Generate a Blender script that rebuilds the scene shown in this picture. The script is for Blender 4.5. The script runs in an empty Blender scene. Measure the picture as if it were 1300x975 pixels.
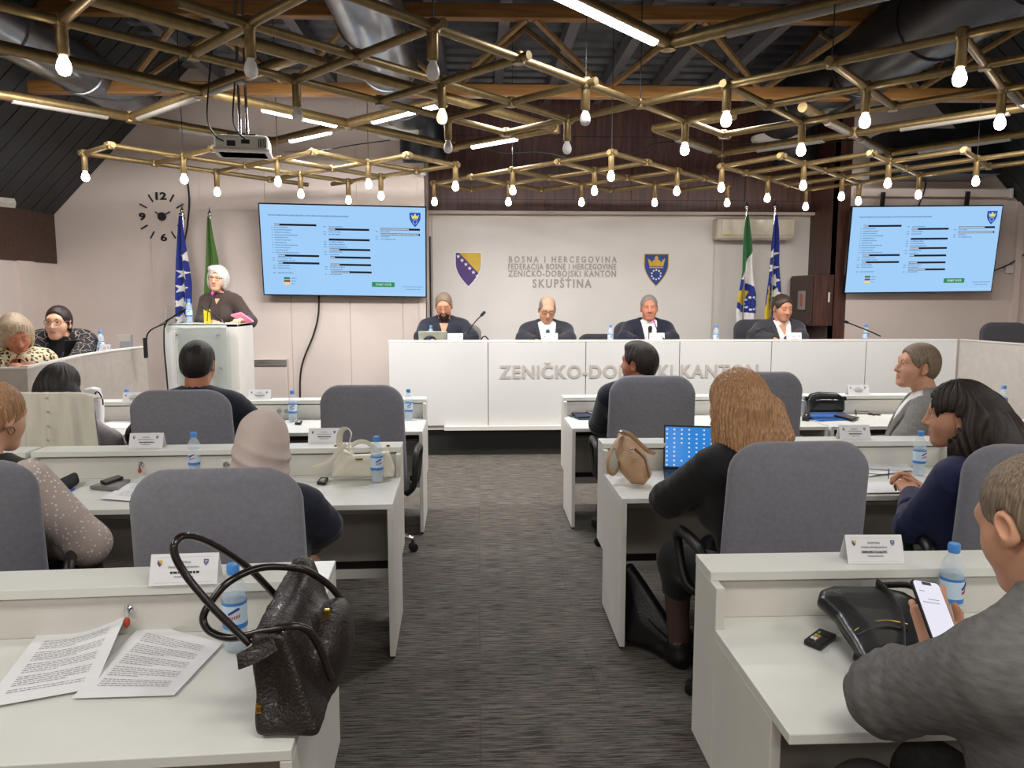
import bpy, bmesh, math, random
import numpy as np
from mathutils import Vector, Matrix, Euler
random.seed(7)
PI = math.pi
S = bpy.context.scene
COL = S.collection

# ------------------------------------------------------------------ camera, world, light, exposure
FPX, PITCH, YAW, CAMZ = 976.0, math.radians(6.5), math.radians(2.5), 1.67
cam_d = bpy.data.cameras.new('camera'); cam = bpy.data.objects.new('camera', cam_d); COL.objects.link(cam)
cam_d.sensor_fit = 'HORIZONTAL'; cam_d.sensor_width = 36.0; cam_d.lens = 36.0*FPX/1300.0
cam_d.clip_start = 0.05; cam_d.clip_end = 100
cam.location = (0, 0, CAMZ); cam.rotation_euler = (PI/2-PITCH, 0, -YAW)
S.camera = cam
S.view_settings.view_transform = 'Standard'; S.view_settings.look = 'None'
S.view_settings.gamma = 1.0; S.view_settings.use_curve_mapping = False
S.view_settings.exposure = 0.45
W = bpy.data.worlds.new('world'); S.world = W; W.use_nodes = True
W.node_tree.nodes['Background'].inputs[0].default_value = (0.9, 0.92, 1.0, 1)
W.node_tree.nodes['Background'].inputs[1].default_value = 0.08

def area_light(name, loc, size, energy, col=(1, .93, .84), rot=(0, 0, 0)):
    d = bpy.data.lights.new(name, 'AREA'); d.shape = 'RECTANGLE'; d.size = size[0]; d.size_y = size[1]
    d.energy = energy; d.color = col
    o = bpy.data.objects.new(name, d); COL.objects.link(o); o.location = loc; o.rotation_euler = rot
    return o
# unseen area lights added for luminaires assumed over and behind the photographer
for i, (x, y) in enumerate([(-2.6, 0.6), (0.6, 0.4), (3.6, 0.6), (-2.6, -2.2), (0.6, -2.2), (3.6, -2.2), (-3.4, 2.3), (4.6, 2.3)]):
    area_light('hall_fill', (x, y, 3.25), (1.5, .5), 28, (1, .97, .91))
for x in (-3.2, -1.4, 0.6, 2.4, 4.2):  # added area lights without fixtures, brightening the platform and back wall
    area_light('platform_fill', (x, 6.3, 3.22), (1.2, .3), 40, (1, .965, .94), rot=(math.radians(24), 0, 0))

_cp, _sp, _cy, _sy = math.cos(PITCH), math.sin(PITCH), math.cos(YAW), math.sin(YAW)
_fw = np.array([_sy*_cp, _cy*_cp, -_sp]); _rt = np.array([_cy, -_sy, 0.0]); _up = np.cross(_rt, _fw)
def _ray(x, y): return _fw*FPX + _rt*(x-650.0) - _up*(y-487.5)
def PY(x, y, Y):
    "world point measured in the photograph at the known depth Y"
    d = _ray(x, y); t = Y/d[1]; return Vector((d[0]*t, Y, CAMZ+d[2]*t))
def PZ(x, y, z):
    "world point measured in the photograph at the known height z"
    d = _ray(x, y); t = (z-CAMZ)/d[2]; return Vector((d[0]*t, d[1]*t, z))

# ------------------------------------------------------------------ materials
SCR = 2**-S.view_settings.exposure       # a lit display shows its own colours
def lin(h):
    h = h.lstrip('#'); r = []
    for i in (0, 2, 4):
        c = int(h[i:i+2], 16)/255.0
        r.append(c/12.92 if c <= .04045 else ((c+.055)/1.055)**2.4)
    return r
MATS = {}
def mat(name, col, rough=.5, metal=0, var=.06, scale=14, bump=0, bscale=120, stretch=(1, 1, 1), trans=0, ior=1.45,
        emit=None, estr=0, sheen=0, coat=0, alpha=1, spec=.5):
    if name in MATS: return MATS[name]
    m = bpy.data.materials.new(name); m.use_nodes = True; nt = m.node_tree; b = nt.nodes['Principled BSDF']
    c = lin(col) if isinstance(col, str) else list(col)
    tc = nt.nodes.new('ShaderNodeTexCoord'); mp = nt.nodes.new('ShaderNodeMapping'); mp.inputs['Scale'].default_value = stretch
    nt.links.new(tc.outputs['Object'], mp.inputs[0])
    nz = nt.nodes.new('ShaderNodeTexNoise'); nz.inputs['Scale'].default_value = scale; nz.inputs['Detail'].default_value = 4
    nt.links.new(mp.outputs[0], nz.inputs['Vector'])
    cr = nt.nodes.new('ShaderNodeValToRGB')
    cr.color_ramp.elements[0].position = .3; cr.color_ramp.elements[1].position = .7
    cr.color_ramp.elements[0].color = [max(0, x*(1-var)) for x in c]+[1]
    cr.color_ramp.elements[1].color = [min(1, x*(1+var)) for x in c]+[1]
    nt.links.new(nz.outputs['Fac'], cr.inputs[0]); nt.links.new(cr.outputs[0], b.inputs['Base Color'])
    b.inputs['Roughness'].default_value = rough; b.inputs['Metallic'].default_value = metal
    b.inputs['IOR'].default_value = ior; b.inputs['Transmission Weight'].default_value = trans
    b.inputs['Specular IOR Level'].default_value = spec
    if sheen: b.inputs['Sheen Weight'].default_value = sheen; b.inputs['Sheen Roughness'].default_value = .4
    if coat: b.inputs['Coat Weight'].default_value = coat; b.inputs['Coat Roughness'].default_value = .08
    if alpha < 1: b.inputs['Alpha'].default_value = alpha
    if emit:
        b.inputs['Emission Color'].default_value = (lin(emit) if isinstance(emit, str) else list(emit))+[1]
        b.inputs['Emission Strength'].default_value = estr
    if bump:
        n2 = nt.nodes.new('ShaderNodeTexNoise'); n2.inputs['Scale'].default_value = bscale; n2.inputs['Detail'].default_value = 3
        nt.links.new(mp.outputs[0], n2.inputs['Vector'])
        bp = nt.nodes.new('ShaderNodeBump'); bp.inputs['Strength'].default_value = bump; bp.inputs['Distance'].default_value = .01
        nt.links.new(n2.outputs['Fac'], bp.inputs['Height']); nt.links.new(bp.outputs[0], b.inputs['Normal'])
    MATS[name] = m; return m

def carpet_mat():
    m = mat('carpet', '#5b5652', .95, var=.25, scale=300, bump=.5, bscale=500); nt = m.node_tree; b = nt.nodes['Principled BSDF']
    tc = nt.nodes.new('ShaderNodeTexCoord'); mp = nt.nodes.new('ShaderNodeMapping'); mp.inputs['Scale'].default_value = (4.5, 75, 1)
    nt.links.new(tc.outputs['Object'], mp.inputs[0])
    n = nt.nodes.new('ShaderNodeTexNoise'); n.inputs['Scale'].default_value = 1.6; n.inputs['Detail'].default_value = 6; n.inputs['Roughness'].default_value = .7
    nt.links.new(mp.outputs[0], n.inputs['Vector'])
    cr = nt.nodes.new('ShaderNodeValToRGB'); e = cr.color_ramp.elements
    e[0].position = .40; e[0].color = lin('#302e2c')+[1]; e[1].position = .63; e[1].color = lin('#867d75')+[1]
    k = cr.color_ramp.elements.new(.48); k.color = lin('#605b56')+[1]
    nt.links.new(n.outputs['Fac'], cr.inputs[0])
    n3 = nt.nodes.new('ShaderNodeTexNoise'); n3.inputs['Scale'].default_value = 260; nt.links.new(tc.outputs['Object'], n3.inputs['Vector'])
    mx = nt.nodes.new('ShaderNodeMix'); mx.data_type = 'RGBA'; mx.blend_type = 'OVERLAY'; mx.inputs[0].default_value = .55
    nt.links.new(cr.outputs[0], mx.inputs[6]); nt.links.new(n3.outputs['Color'], mx.inputs[7])
    # seams of the carpet tiles
    bk = nt.nodes.new('ShaderNodeTexBrick'); bk.offset = .5; bk.inputs['Scale'].default_value = 1; bk.inputs['Brick Width'].default_value = 1.0
    bk.inputs['Row Height'].default_value = .5; bk.inputs['Mortar Size'].default_value = .004
    bk.inputs['Color1'].default_value = (1, 1, 1, 1); bk.inputs['Color2'].default_value = (.93, .93, .92, 1); bk.inputs['Mortar'].default_value = (.8, .8, .8, 1)
    nt.links.new(tc.outputs['Object'], bk.inputs['Vector'])
    m2 = nt.nodes.new('ShaderNodeMix'); m2.data_type = 'RGBA'; m2.blend_type = 'MULTIPLY'; m2.inputs[0].default_value = 1
    nt.links.new(mx.outputs[2], m2.inputs[6]); nt.links.new(bk.outputs[0], m2.inputs[7])
    # fine dark picks woven across the pile
    mp2 = nt.nodes.new('ShaderNodeMapping'); mp2.inputs['Scale'].default_value = (3.2, 130, 1); nt.links.new(tc.outputs['Object'], mp2.inputs[0])
    n4 = nt.nodes.new('ShaderNodeTexNoise'); n4.inputs['Scale'].default_value = 1.0; n4.inputs['Detail'].default_value = 2; nt.links.new(mp2.outputs[0], n4.inputs['Vector'])
    c4 = nt.nodes.new('ShaderNodeValToRGB'); c4.color_ramp.elements[0].position = .32; c4.color_ramp.elements[0].color = (.35, .37, .38, 1); c4.color_ramp.elements[1].position = .40; c4.color_ramp.elements[1].color = (1, 1, 1, 1)
    nt.links.new(n4.outputs['Fac'], c4.inputs[0])
    n5 = nt.nodes.new('ShaderNodeTexNoise'); n5.inputs['Scale'].default_value = .6; n5.inputs['Detail'].default_value = 1; nt.links.new(mp2.outputs[0], n5.inputs['Vector'])
    c5 = nt.nodes.new('ShaderNodeValToRGB'); c5.color_ramp.elements[0].position = .35; c5.color_ramp.elements[0].color = (.90, .97, .98, 1); c5.color_ramp.elements[1].position = .62; c5.color_ramp.elements[1].color = (1, .93, .87, 1)
    nt.links.new(n5.outputs['Fac'], c5.inputs[0])
    m3 = nt.nodes.new('ShaderNodeMix'); m3.data_type = 'RGBA'; m3.blend_type = 'MULTIPLY'; m3.inputs[0].default_value = 1; nt.links.new(m2.outputs[2], m3.inputs[6]); nt.links.new(c4.outputs[0], m3.inputs[7])
    m4 = nt.nodes.new('ShaderNodeMix'); m4.data_type = 'RGBA'; m4.blend_type = 'MULTIPLY'; m4.inputs[0].default_value = 1; nt.links.new(m3.outputs[2], m4.inputs[6]); nt.links.new(c5.outputs[0], m4.inputs[7])
    nt.links.new(m4.outputs[2], b.inputs['Base Color']); return m

def wood_mat(name, c0, c1, vertical=True, rough=.45):
    m = mat(name, c0, rough); nt = m.node_tree; b = nt.nodes['Principled BSDF']
    tc = nt.nodes.new('ShaderNodeTexCoord'); mp = nt.nodes.new('ShaderNodeMapping')
    mp.inputs['Scale'].default_value = (14, 14, 1.2) if vertical else (1.2, 14, 14)
    nt.links.new(tc.outputs['Object'], mp.inputs[0])
    n = nt.nodes.new('ShaderNodeTexNoise'); n.inputs['Scale'].default_value = 2.2; n.inputs['Detail'].default_value = 7; n.inputs['Distortion'].default_value = .4
    nt.links.new(mp.outputs[0], n.inputs['Vector'])
    cr = nt.nodes.new('ShaderNodeValToRGB'); e = cr.color_ramp.elements
    e[0].position = .32; e[0].color = lin(c0)+[1]; e[1].position = .68; e[1].color = lin(c1)+[1]
    nt.links.new(n.outputs['Fac'], cr.inputs[0]); nt.links.new(cr.outputs[0], b.inputs['Base Color']); return m

def pattern_mat(name, base, kind, **k):
    "two-colour printed cloth: leopard spots, dots, flowers, check"
    m = mat(name, base, k.get('rough', .8)); nt = m.node_tree; b = nt.nodes['Principled BSDF']
    tc = nt.nodes.new('ShaderNodeTexCoord'); v = nt.nodes.new('ShaderNodeTexVoronoi'); v.inputs['Scale'].default_value = k['scale']
    v.feature = 'DISTANCE_TO_EDGE' if kind == 'net' else 'F1'
    wn = nt.nodes.new('ShaderNodeTexNoise'); wn.inputs['Scale'].default_value = k['scale']*.8
    ad = nt.nodes.new('ShaderNodeMix'); ad.data_type = 'RGBA'; ad.inputs[0].default_value = k.get('warp', .03)
    nt.links.new(tc.outputs['Object'], wn.inputs['Vector'])
    nt.links.new(tc.outputs['Object'], ad.inputs[6]); nt.links.new(wn.outputs['Color'], ad.inputs[7]); nt.links.new(ad.outputs[2], v.inputs['Vector'])
    cr = nt.nodes.new('ShaderNodeValToRGB'); cr.color_ramp.interpolation = 'CONSTANT'; el = cr.color_ramp.elements
    st = k['stops']; el[0].position = st[0][0]; el[0].color = lin(st[0][1])+[1]; el[1].position = st[1][0]; el[1].color = lin(st[1][1])+[1]
    for p, c in st[2:]:
        q = cr.color_ramp.elements.new(p); q.color = lin(c)+[1]
    nt.links.new(v.outputs['Distance'], cr.inputs[0]); nt.links.new(cr.outputs[0], b.inputs['Base Color']); return m

def hair_mat(name, c0, c1, rough=.38):
    m = mat(name, c0, rough); nt = m.node_tree; b = nt.nodes['Principled BSDF']
    tc = nt.nodes.new('ShaderNodeTexCoord'); mp = nt.nodes.new('ShaderNodeMapping'); mp.inputs['Scale'].default_value = (170, 170, 5)
    nt.links.new(tc.outputs['Object'], mp.inputs[0])
    n = nt.nodes.new('ShaderNodeTexNoise'); n.inputs['Scale'].default_value = 1.3; n.inputs['Detail'].default_value = 4
    nt.links.new(mp.outputs[0], n.inputs['Vector'])
    cr = nt.nodes.new('ShaderNodeValToRGB'); e = cr.color_ramp.elements
    e[0].position = .32; e[0].color = lin(c0)+[1]; e[1].position = .68; e[1].color = lin(c1)+[1]
    nt.links.new(n.outputs['Fac'], cr.inputs[0]); nt.links.new(cr.outputs[0], b.inputs['Base Color'])
    bp = nt.nodes.new('ShaderNodeBump'); bp.inputs['Strength'].default_value = .5; bp.inputs['Distance'].default_value = .006
    nt.links.new(n.outputs['Fac'], bp.inputs['Height']); nt.links.new(bp.outputs[0], b.inputs['Normal']); return m

M_CARPET = carpet_mat()
M_WALL = mat('white_wall_paint', '#d6c8c0', .75, var=.03, scale=3, bump=.1)
M_WALLC = mat('banner_white', '#e4dfda', .55, var=.02, scale=3)
M_WALLG = mat('white_trim_paint', '#d9d3cc', .5, var=.03)
M_WOODD = wood_mat('dark_walnut', '#3c2420', '#5c3a31')
M_WOODS = wood_mat('dark_walnut_side', '#35221c', '#4f3529', False)
M_BEAM = wood_mat('varnished_pine', '#7d5630', '#a17440', False, .35)
M_STRUT = wood_mat('pine_strut', '#8a6c48', '#a88a60', True, .45)
M_DECK = mat('corrugated_steel', '#63666c', .36, metal=.6, var=.3, scale=5)
M_SLOPE = mat('black_boards', '#2c2e30', .6, var=.2, scale=4)
M_JOIST = mat('grey_steel_joist', '#77777c', .5, metal=.3)
M_DUCT = mat('galvanised_duct', '#85888c', .3, metal=.9, var=.12, scale=6)
M_DUCTD = mat('dark_duct', '#3a3b3f', .35, metal=.8, var=.2, scale=5)
M_BRASS = mat('brushed_brass', '#84704c', .42, metal=.75, var=.15, scale=20)
M_BULB = mat('lit_bulb', '#fff4e0', .3, emit='#fff0dc', estr=21)
M_BULBOFF = mat('unlit_bulb', '#d9d6d2', .35)
M_BULBHALF = mat('dim_bulb', '#fff4e0', .3, emit='#ffe6c4', estr=.9)
M_LED = mat('lit_led_tube', '#ffffff', .3, emit='#eef3ff', estr=9)
M_LEDOFF = mat('unlit_led_tube', '#8d8880', .55)
M_WHITEM = mat('white_laminate', '#dcdcd6', .32, var=.02, scale=6)
M_WHITEE = mat('white_laminate_edge', '#d6d3cc', .45, var=.03, scale=6)
M_PANEL = mat('gloss_white_glass', '#d3d3d0', .14, var=.02, scale=2, coat=.3)
M_GREYP = mat('grey_panel', '#b2ada4', .5, var=.05)
M_SHADEP = mat('brown_shade', '#4a3b34', .6, var=.1)
M_BLACK = mat('black_plastic', '#141415', .45)
M_BLACKG = mat('black_gloss', '#0c0c0e', .15)
M_DARK = mat('black_plinth', '#232220', .6, var=.1)
M_CHROME = mat('chrome', '#d8d8d8', .12, metal=1)
M_GREYF = mat('grey_chair_fabric', '#7d7d85', .95, var=.08, scale=60, bump=.25, bscale=700, sheen=.4)
M_GREYD = mat('dark_chair_fabric', '#454349', .9, var=.08, scale=60, bump=.25, bscale=700)
M_LEATH = mat('black_leather', '#121212', .38, bump=.25, bscale=160)
M_GLASS = mat('clear_glass', '#f5faf8', .03, var=.0, trans=1, ior=1.1)
M_PAPER = mat('white_paper', '#e9e8ea', .7, var=.01)
M_INK = mat('black_ink', '#2b2b2e', .7)
M_INKG = mat('grey_print', '#9b9ca3', .7)
M_LETTER = mat('grey_letters', '#aaa29e', .5)
M_LETTERW = mat('grey_relief_letters', '#b4ada8', .5)
M_BLUE = mat('cap_blue', '#4c8fd8', .35)
M_WATER = mat('clear_bottle', '#dfeaf2', .08, var=.0, alpha=.30)
M_LABEL = mat('bottle_label', '#c8dcef', .4)
M_LABELB = mat('bottle_label_blue', '#3b7fc8', .4)
M_RED = mat('red_print', '#c2333b', .5)
M_NAVYP = mat('navy_print', '#1e2f7a', .5)
M_GOLD = mat('yellow_print', '#d9b43a', .5)
M_PURP = mat('purple_print', '#53357c', .5)
M_BLUEP = mat('royal_blue_print', '#27408f', .5)
M_WHITEP = mat('white_print', '#efefef', .5)
M_CABLE = mat('black_cable', '#1a1918', .6)
M_SKIN = {}
for k_, c_ in dict(a='#c68b6d', b='#d09a7c', c='#c07d62', d='#dba88b', e='#b87358').items():
    M_SKIN[k_] = mat('skin_'+k_, c_, .5, var=.05, scale=30, bump=.05, bscale=300)
M_EYE = mat('eye_white', '#d9d2cc', .25); M_IRIS = mat('eye_iris', '#3a2a20', .2)
M_LIP = {k_: mat('lips_'+k_, c_, .45) for k_, c_ in dict(a='#b07862', b='#b87c68', c='#a86c58', d='#b5766c', e='#95513f').items()}

# ------------------------------------------------------------------ mesh builder
class MB:
    def __init__(s): s.v = []; s.f = []; s.mi = []
    def add(s, vs, fs, mi=0, M=None):
        o = len(s.v)
        for p in vs:
            p = Vector(p); s.v.append(M @ p if M is not None else p)
        for f in fs: s.f.append([o+i for i in f]); s.mi.append(mi)
        return s
    def bx(s, x0, x1, y0, y1, z0, z1, mi=0, M=None):
        return s.add([(x0, y0, z0), (x1, y0, z0), (x1, y1, z0), (x0, y1, z0), (x0, y0, z1), (x1, y0, z1), (x1, y1, z1), (x0, y1, z1)],
                     [(3, 2, 1, 0), (4, 5, 6, 7), (0, 1, 5, 4), (1, 2, 6, 5), (2, 3, 7, 6), (3, 0, 4, 7)], mi, M)
    def tube(s, pts, r, n=8, mi=0, cap=True, closed=False, flat=1.0, up=None):
        pts = [Vector(p) for p in pts]; N = len(pts); rs = r if isinstance(r, (list, tuple)) else [r]*N
        vs = []; prev = None
        for i, p in enumerate(pts):
            a = pts[i-1] if (i > 0 or closed) else p; b = pts[(i+1) % N] if (i < N-1 or closed) else p
            t = (b-a).normalized()
            if prev is None:
                u = Vector(up) if up else (Vector((0, 0, 1)) if abs(t.z) < .9 else Vector((1, 0, 0)))
            else: u = prev
            x = (u - t*u.dot(t))
            if x.length < 1e-6: x = Vector((1, 0, 0)) - t*t.x
            x.normalize(); y = t.cross(x); prev = x
            for k in range(n):
                an = 2*PI*k/n
                vs.append(p + (x*math.cos(an) + y*math.sin(an)*flat)*rs[i])
        fs = []
        for i in range(N if closed else N-1):
            j = (i+1) % N
            for k in range(n): fs.append((i*n+k, i*n+(k+1) % n, j*n+(k+1) % n, j*n+k))
        if cap and not closed:
            fs.append(tuple(range(n))[::-1]); fs.append(tuple((N-1)*n+k for k in range(n)))
        return s.add(vs, fs, mi)
    def lathe(s, prof, c=(0, 0, 0), n=16, mi=0, M=None, mis=None):
        vs = []; fs = []; o = len(prof)
        for (r, z) in prof:
            for k in range(n):
                a = 2*PI*k/n; vs.append((c[0]+r*math.cos(a), c[1]+r*math.sin(a), c[2]+z))
        base = len(s.v)
        s.add(vs, [], mi, M)
        for i in range(o-1):
            for k in range(n):
                s.f.append([base+i*n+k, base+i*n+(k+1) % n, base+(i+1)*n+(k+1) % n, base+(i+1)*n+k]); s.mi.append(mis[i] if mis else mi)
        s.f.append([base+k for k in range(n)][::-1]); s.mi.append(mis[0] if mis else mi)
        s.f.append([base+(o-1)*n+k for k in range(n)]); s.mi.append(mis[-1] if mis else mi)
        return s
    def prism(s, poly, z0, z1, mi=0, M=None):
        n = len(poly)
        vs = [(x, y, z0) for x, y in poly]+[(x, y, z1) for x, y in poly]
        fs = [tuple(range(n))[::-1], tuple(range(n, 2*n))]+[(i, (i+1) % n, n+(i+1) % n, n+i) for i in range(n)]
        return s.add(vs, fs, mi, M)
    def sheet(s, fn, nu, nv, th=0, mi=0, mf=None):
        "surface fn(u,v)->point, u,v in 0..1; th gives it a thickness"
        P = [[Vector(fn(i/nu, j/nv)) for i in range(nu+1)] for j in range(nv+1)]
        base = len(s.v); w = nu+1
        def nrm(i, j):
            a = P[j][min(i+1, nu)]-P[j][max(i-1, 0)]; b = P[min(j+1, nv)][i]-P[max(j-1, 0)][i]
            c = a.cross(b); return c.normalized() if c.length > 0 else Vector((0, 0, 1))
        for j in range(nv+1):
            for i in range(nu+1): s.v.append(P[j][i]+nrm(i, j)*(th/2))
        for j in range(nv):
            for i in range(nu):
                s.f.append([base+j*w+i, base+j*w+i+1, base+(j+1)*w+i+1, base+(j+1)*w+i]); s.mi.append(mf((i+.5)/nu, (j+.5)/nv) if mf else mi)
        if th:
            b2 = len(s.v)
            for j in range(nv+1):
                for i in range(nu+1): s.v.append(P[j][i]-nrm(i, j)*(th/2))
            for j in range(nv):
                for i in range(nu):
                    s.f.append([b2+j*w+i, b2+(j+1)*w+i, b2+(j+1)*w+i+1, b2+j*w+i+1]); s.mi.append(mf((i+.5)/nu, (j+.5)/nv) if mf else mi)
            ring = [(i, 0) for i in range(nu)]+[(nu, j) for j in range(nv)]+[(i, nv) for i in range(nu, 0, -1)]+[(0, j) for j in range(nv, 0, -1)]
            for q in range(len(ring)):
                (i, j), (k, l) = ring[q], ring[(q+1) % len(ring)]
                s.f.append([base+j*w+i, b2+j*w+i, b2+l*w+k, base+l*w+k]); s.mi.append(mi)
        return s
    def build(s, name, m, parent=None, smooth=None, bevel=0, seg=2, sub=0, loc=None):
        me = bpy.data.meshes.new(name); me.from_pydata([tuple(p) for p in s.v], [], s.f)
        for x in (m if isinstance(m, (list, tuple)) else [m]): me.materials.append(x)
        if any(s.mi): me.polygons.foreach_set('material_index', s.mi)
        me.validate(); me.update()
        if smooth is not None:
            me.polygons.foreach_set('use_smooth', [True]*len(me.polygons)); me.set_sharp_from_angle(angle=math.radians(smooth))
        o = bpy.data.objects.new(name, me); COL.objects.link(o)
        if parent: o.parent = parent
        if loc is not None: o.location = loc
        if bevel:
            b = o.modifiers.new('bevel', 'BEVEL'); b.width = bevel; b.segments = seg; b.limit_method = 'ANGLE'; b.angle_limit = math.radians(40)
        if sub:
            q = o.modifiers.new('sub', 'SUBSURF'); q.levels = sub; q.render_levels = sub
        return o

def tag(o, label, cat, group=None):
    o['label'] = label; o['category'] = cat
    if group: o['group'] = group
    return o
def thing(name, label, cat, loc=(0, 0, 0), rz=0, group=None):
    o = bpy.data.objects.new(name, None); COL.objects.link(o); o.location = loc; o.rotation_euler = (0, 0, rz)
    o.empty_display_size = .1
    return tag(o, label, cat, group)
def struct(o): o['kind'] = 'structure'; return o
KIDS = {}
def dup(root, loc, rz=None, label=None, rot=None, scale=None):
    r = root.copy(); COL.objects.link(r); r.location = loc
    if rz is not None: r.rotation_euler = (0, 0, rz)
    if rot is not None: r.rotation_euler = rot
    if scale is not None: r.scale = scale
    if label: r['label'] = label
    for c in kids(root):
        d = c.copy(); COL.objects.link(d); d.parent = r
        for g in kids(c):
            e = g.copy(); COL.objects.link(e); e.parent = d
    return r
def kids(o): return [x for x in o.children]
def box(name, m, x0, x1, y0, y1, z0, z1, parent=None, bevel=0):
    return MB().bx(x0, x1, y0, y1, z0, z1).build(name, m, parent, bevel=bevel)
FONTCACHE = {}
def text(name, s, m, parent, loc, rot=(PI/2, 0, 0), width=None, height=None, ext=.004, align='LEFT', bold=0, squash=None):
    "lettering as a mesh; width scales the line, height is the letter height"
    sp = [1.0]
    def raw(q, off):
        c = bpy.data.curves.new(name, 'FONT'); c.body = q; c.extrude = ext; c.offset = off; c.space_character = sp[0]; c.resolution_u = 3; c.align_x = 'LEFT'
        t = bpy.data.objects.new(name+'_curve', c); me = bpy.data.meshes.new_from_object(t)
        bpy.data.objects.remove(t); bpy.data.curves.remove(c)
        a = np.empty(len(me.vertices)*3); me.vertices.foreach_get('co', a); return me, a.reshape(-1, 3)
    plain = s.translate(str.maketrans('ČĆŠŽčćšž', 'CCSZccsz'))
    if squash:                                                           # narrow letters, spaced out to fill the line
        goal = width/(height/.72*squash); _, q1 = raw(plain, bold); sp[0] = 1.5; _, q2 = raw(plain, bold)
        w1 = q1[:, 0].max()-q1[:, 0].min(); w2 = q2[:, 0].max()-q2[:, 0].min(); sp[0] = 1+.5*(goal-w1)/(w2-w1)
    me, a = raw(plain, bold)
    marks = [(i, ch) for i, ch in enumerate(s) if ch in 'ČĆŠŽčćšž']
    if marks:                                                            # the hooks over the letters are added as small solids
        V = [tuple(p) for p in a]; F = [tuple(p.vertices) for p in me.polygons]
        for i, ch in marks:
            _, b0 = raw(plain[:i] or ' ', 0) if i else (None, np.zeros((1, 3))); _, b1 = raw(plain[:i+1], 0); b0m = b0[:, 0].max() if i and len(b0) else 0
            g = b1[b1[:, 0] > b0m+.015]; x = (g[:, 0].min()+g[:, 0].max())/2; top = g[:, 1].max()+.045; w = .11+bold; h = .13; tk = .055+bold
            P2 = [(x-tk, top+.0), (x, top+0), (x+w*.5+tk, top+h), (x+w*.5, top+h)] if ch in 'Ćć' else [(x-w-tk*.5, top+h), (x-tk*.5, top), (x+tk*.5, top), (x+w+tk*.5, top+h), (x+w-tk*.6, top+h), (x, top+tk), (x-w+tk*.6, top+h)]
            o, n = len(V), len(P2); V += [(p[0], p[1], -ext) for p in P2]+[(p[0], p[1], ext) for p in P2]
            F += [tuple(range(o, o+n))[::-1], tuple(range(o+n, o+2*n))]+[(o+k, o+(k+1) % n, o+n+(k+1) % n, o+n+k) for k in range(n)]
        me2 = bpy.data.meshes.new(name); me2.from_pydata(V, [], F); me2.update(); bpy.data.meshes.remove(me); me = me2; a = np.array(V, float)
    n = len(a)
    w = a[:, 0].max()-a[:, 0].min(); a[:, 0] -= a[:, 0].min()
    k = (height/.72) if height else width/w
    kx = width/w if width else k
    a[:, 0] *= kx; a[:, 1] *= k
    if align == 'CENTER': a[:, 0] -= w*kx/2
    me.vertices.foreach_set('co', a.ravel()); me.materials.clear(); me.materials.append(m); me.update()
    o = bpy.data.objects.new(name, me); COL.objects.link(o); o.location = loc; o.rotation_euler = rot
    if parent: o.parent = parent
    return o
def letters(name, s, m, parent, loc, width, height, ext=.004, bold=0):
    "raised lettering, every letter a piece of its own"
    full = text('measure', s, m, None, (0, 0, 0), width=1.0, height=.72, ext=.01)
    bpy.data.objects.remove(full)
    def span(q):
        c = bpy.data.curves.new('m', 'FONT'); c.body = q; t = bpy.data.objects.new('m', c); me = bpy.data.meshes.new_from_object(t)
        x = [v.co.x for v in me.vertices]; bpy.data.objects.remove(t); bpy.data.curves.remove(c); return (min(x), max(x)) if x else (0, 0)
    pl = s.translate(str.maketrans('ČĆŠŽ', 'CCSZ')); a, b = span(pl); k = width/(b-a)
    for i, ch in enumerate(s):
        if ch == ' ': continue
        r = span(pl[:i+1])[1]; c0, c1 = span(pl[i]); w = (c1-c0)*k
        h = height if ch != '-' else None
        o = text(name, ch, m, parent, (loc[0]+(r-(c1-c0)-a)*k, loc[1], loc[2]), width=w, height=height, ext=ext, bold=bold)
        if ch == '-':
            for v in o.data.vertices: v.co.y += 0
def spline(pts, n=8):
    "Catmull-Rom through points"
    P = [Vector(p) for p in pts]; P = [P[0]*2-P[1]]+P+[P[-1]*2-P[-2]]; out = []
    for i in range(1, len(P)-2):
        for k in range(n):
            t = k/n; a, b, c, d = P[i-1], P[i], P[i+1], P[i+2]
            out.append(.5*((2*b)+(c-a)*t+(2*a-5*b+4*c-d)*t*t+(3*b-a-3*c+d)*t**3))
    out.append(P[-2]); return out
# ------------------------------------------------------------------ the room shell
XL, XR, YB, YC, YF, ZC = -5.03, 6.95, 9.5, 10.3, -4.0, 4.35
ZS, ZB = 2.65, 2.06
struct(box('floor', M_CARPET, XL-.1, XR+.1, YF, YC+.1, -.1, 0))
def deck():
    b = MB(); pr = []; y = YF
    while y < YC+.1:
        pr += [(y, 0), (y+.11, 0), (y+.14, -.055), (y+.25, -.055), (y+.28, 0)]; y += .28
    n = len(pr); x0, x1 = XL+1.6, XR-1.6
    vs = [(x0, a, ZC+z) for a, z in pr]+[(x1, a, ZC+z) for a, z in pr]
    b.add(vs, [(i, i+1, n+i+1, n+i) for i in range(n-1)]); b.bx(x0, x1, YF, YC+.1, ZC+.03, ZC+.1); return b
struct(deck().build('ceiling', M_DECK))
def gable(x0, x1, cutL, cutR, y0, y1):
    "wall slab whose top follows the roof slopes"
    poly = [(x0, 0), (x1, 0)]
    if cutR: poly += [(x1, ZS), (x1-1.72, ZC+.05)]
    else: poly += [(x1, ZC+.05)]
    if cutL: poly += [(x0+1.72, ZC+.05), (x0, ZS)]
    else: poly += [(x0, ZC+.05)]
    M = Matrix.Translation((0, y1, 0)) @ Matrix.Rotation(PI/2, 4, 'X')
    return MB().prism(poly, 0, y1-y0, 0, M)
wbl = struct(gable(XL, -.64, True, False, YB, YB+.14).build('wall_back_left', M_WALL))
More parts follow.
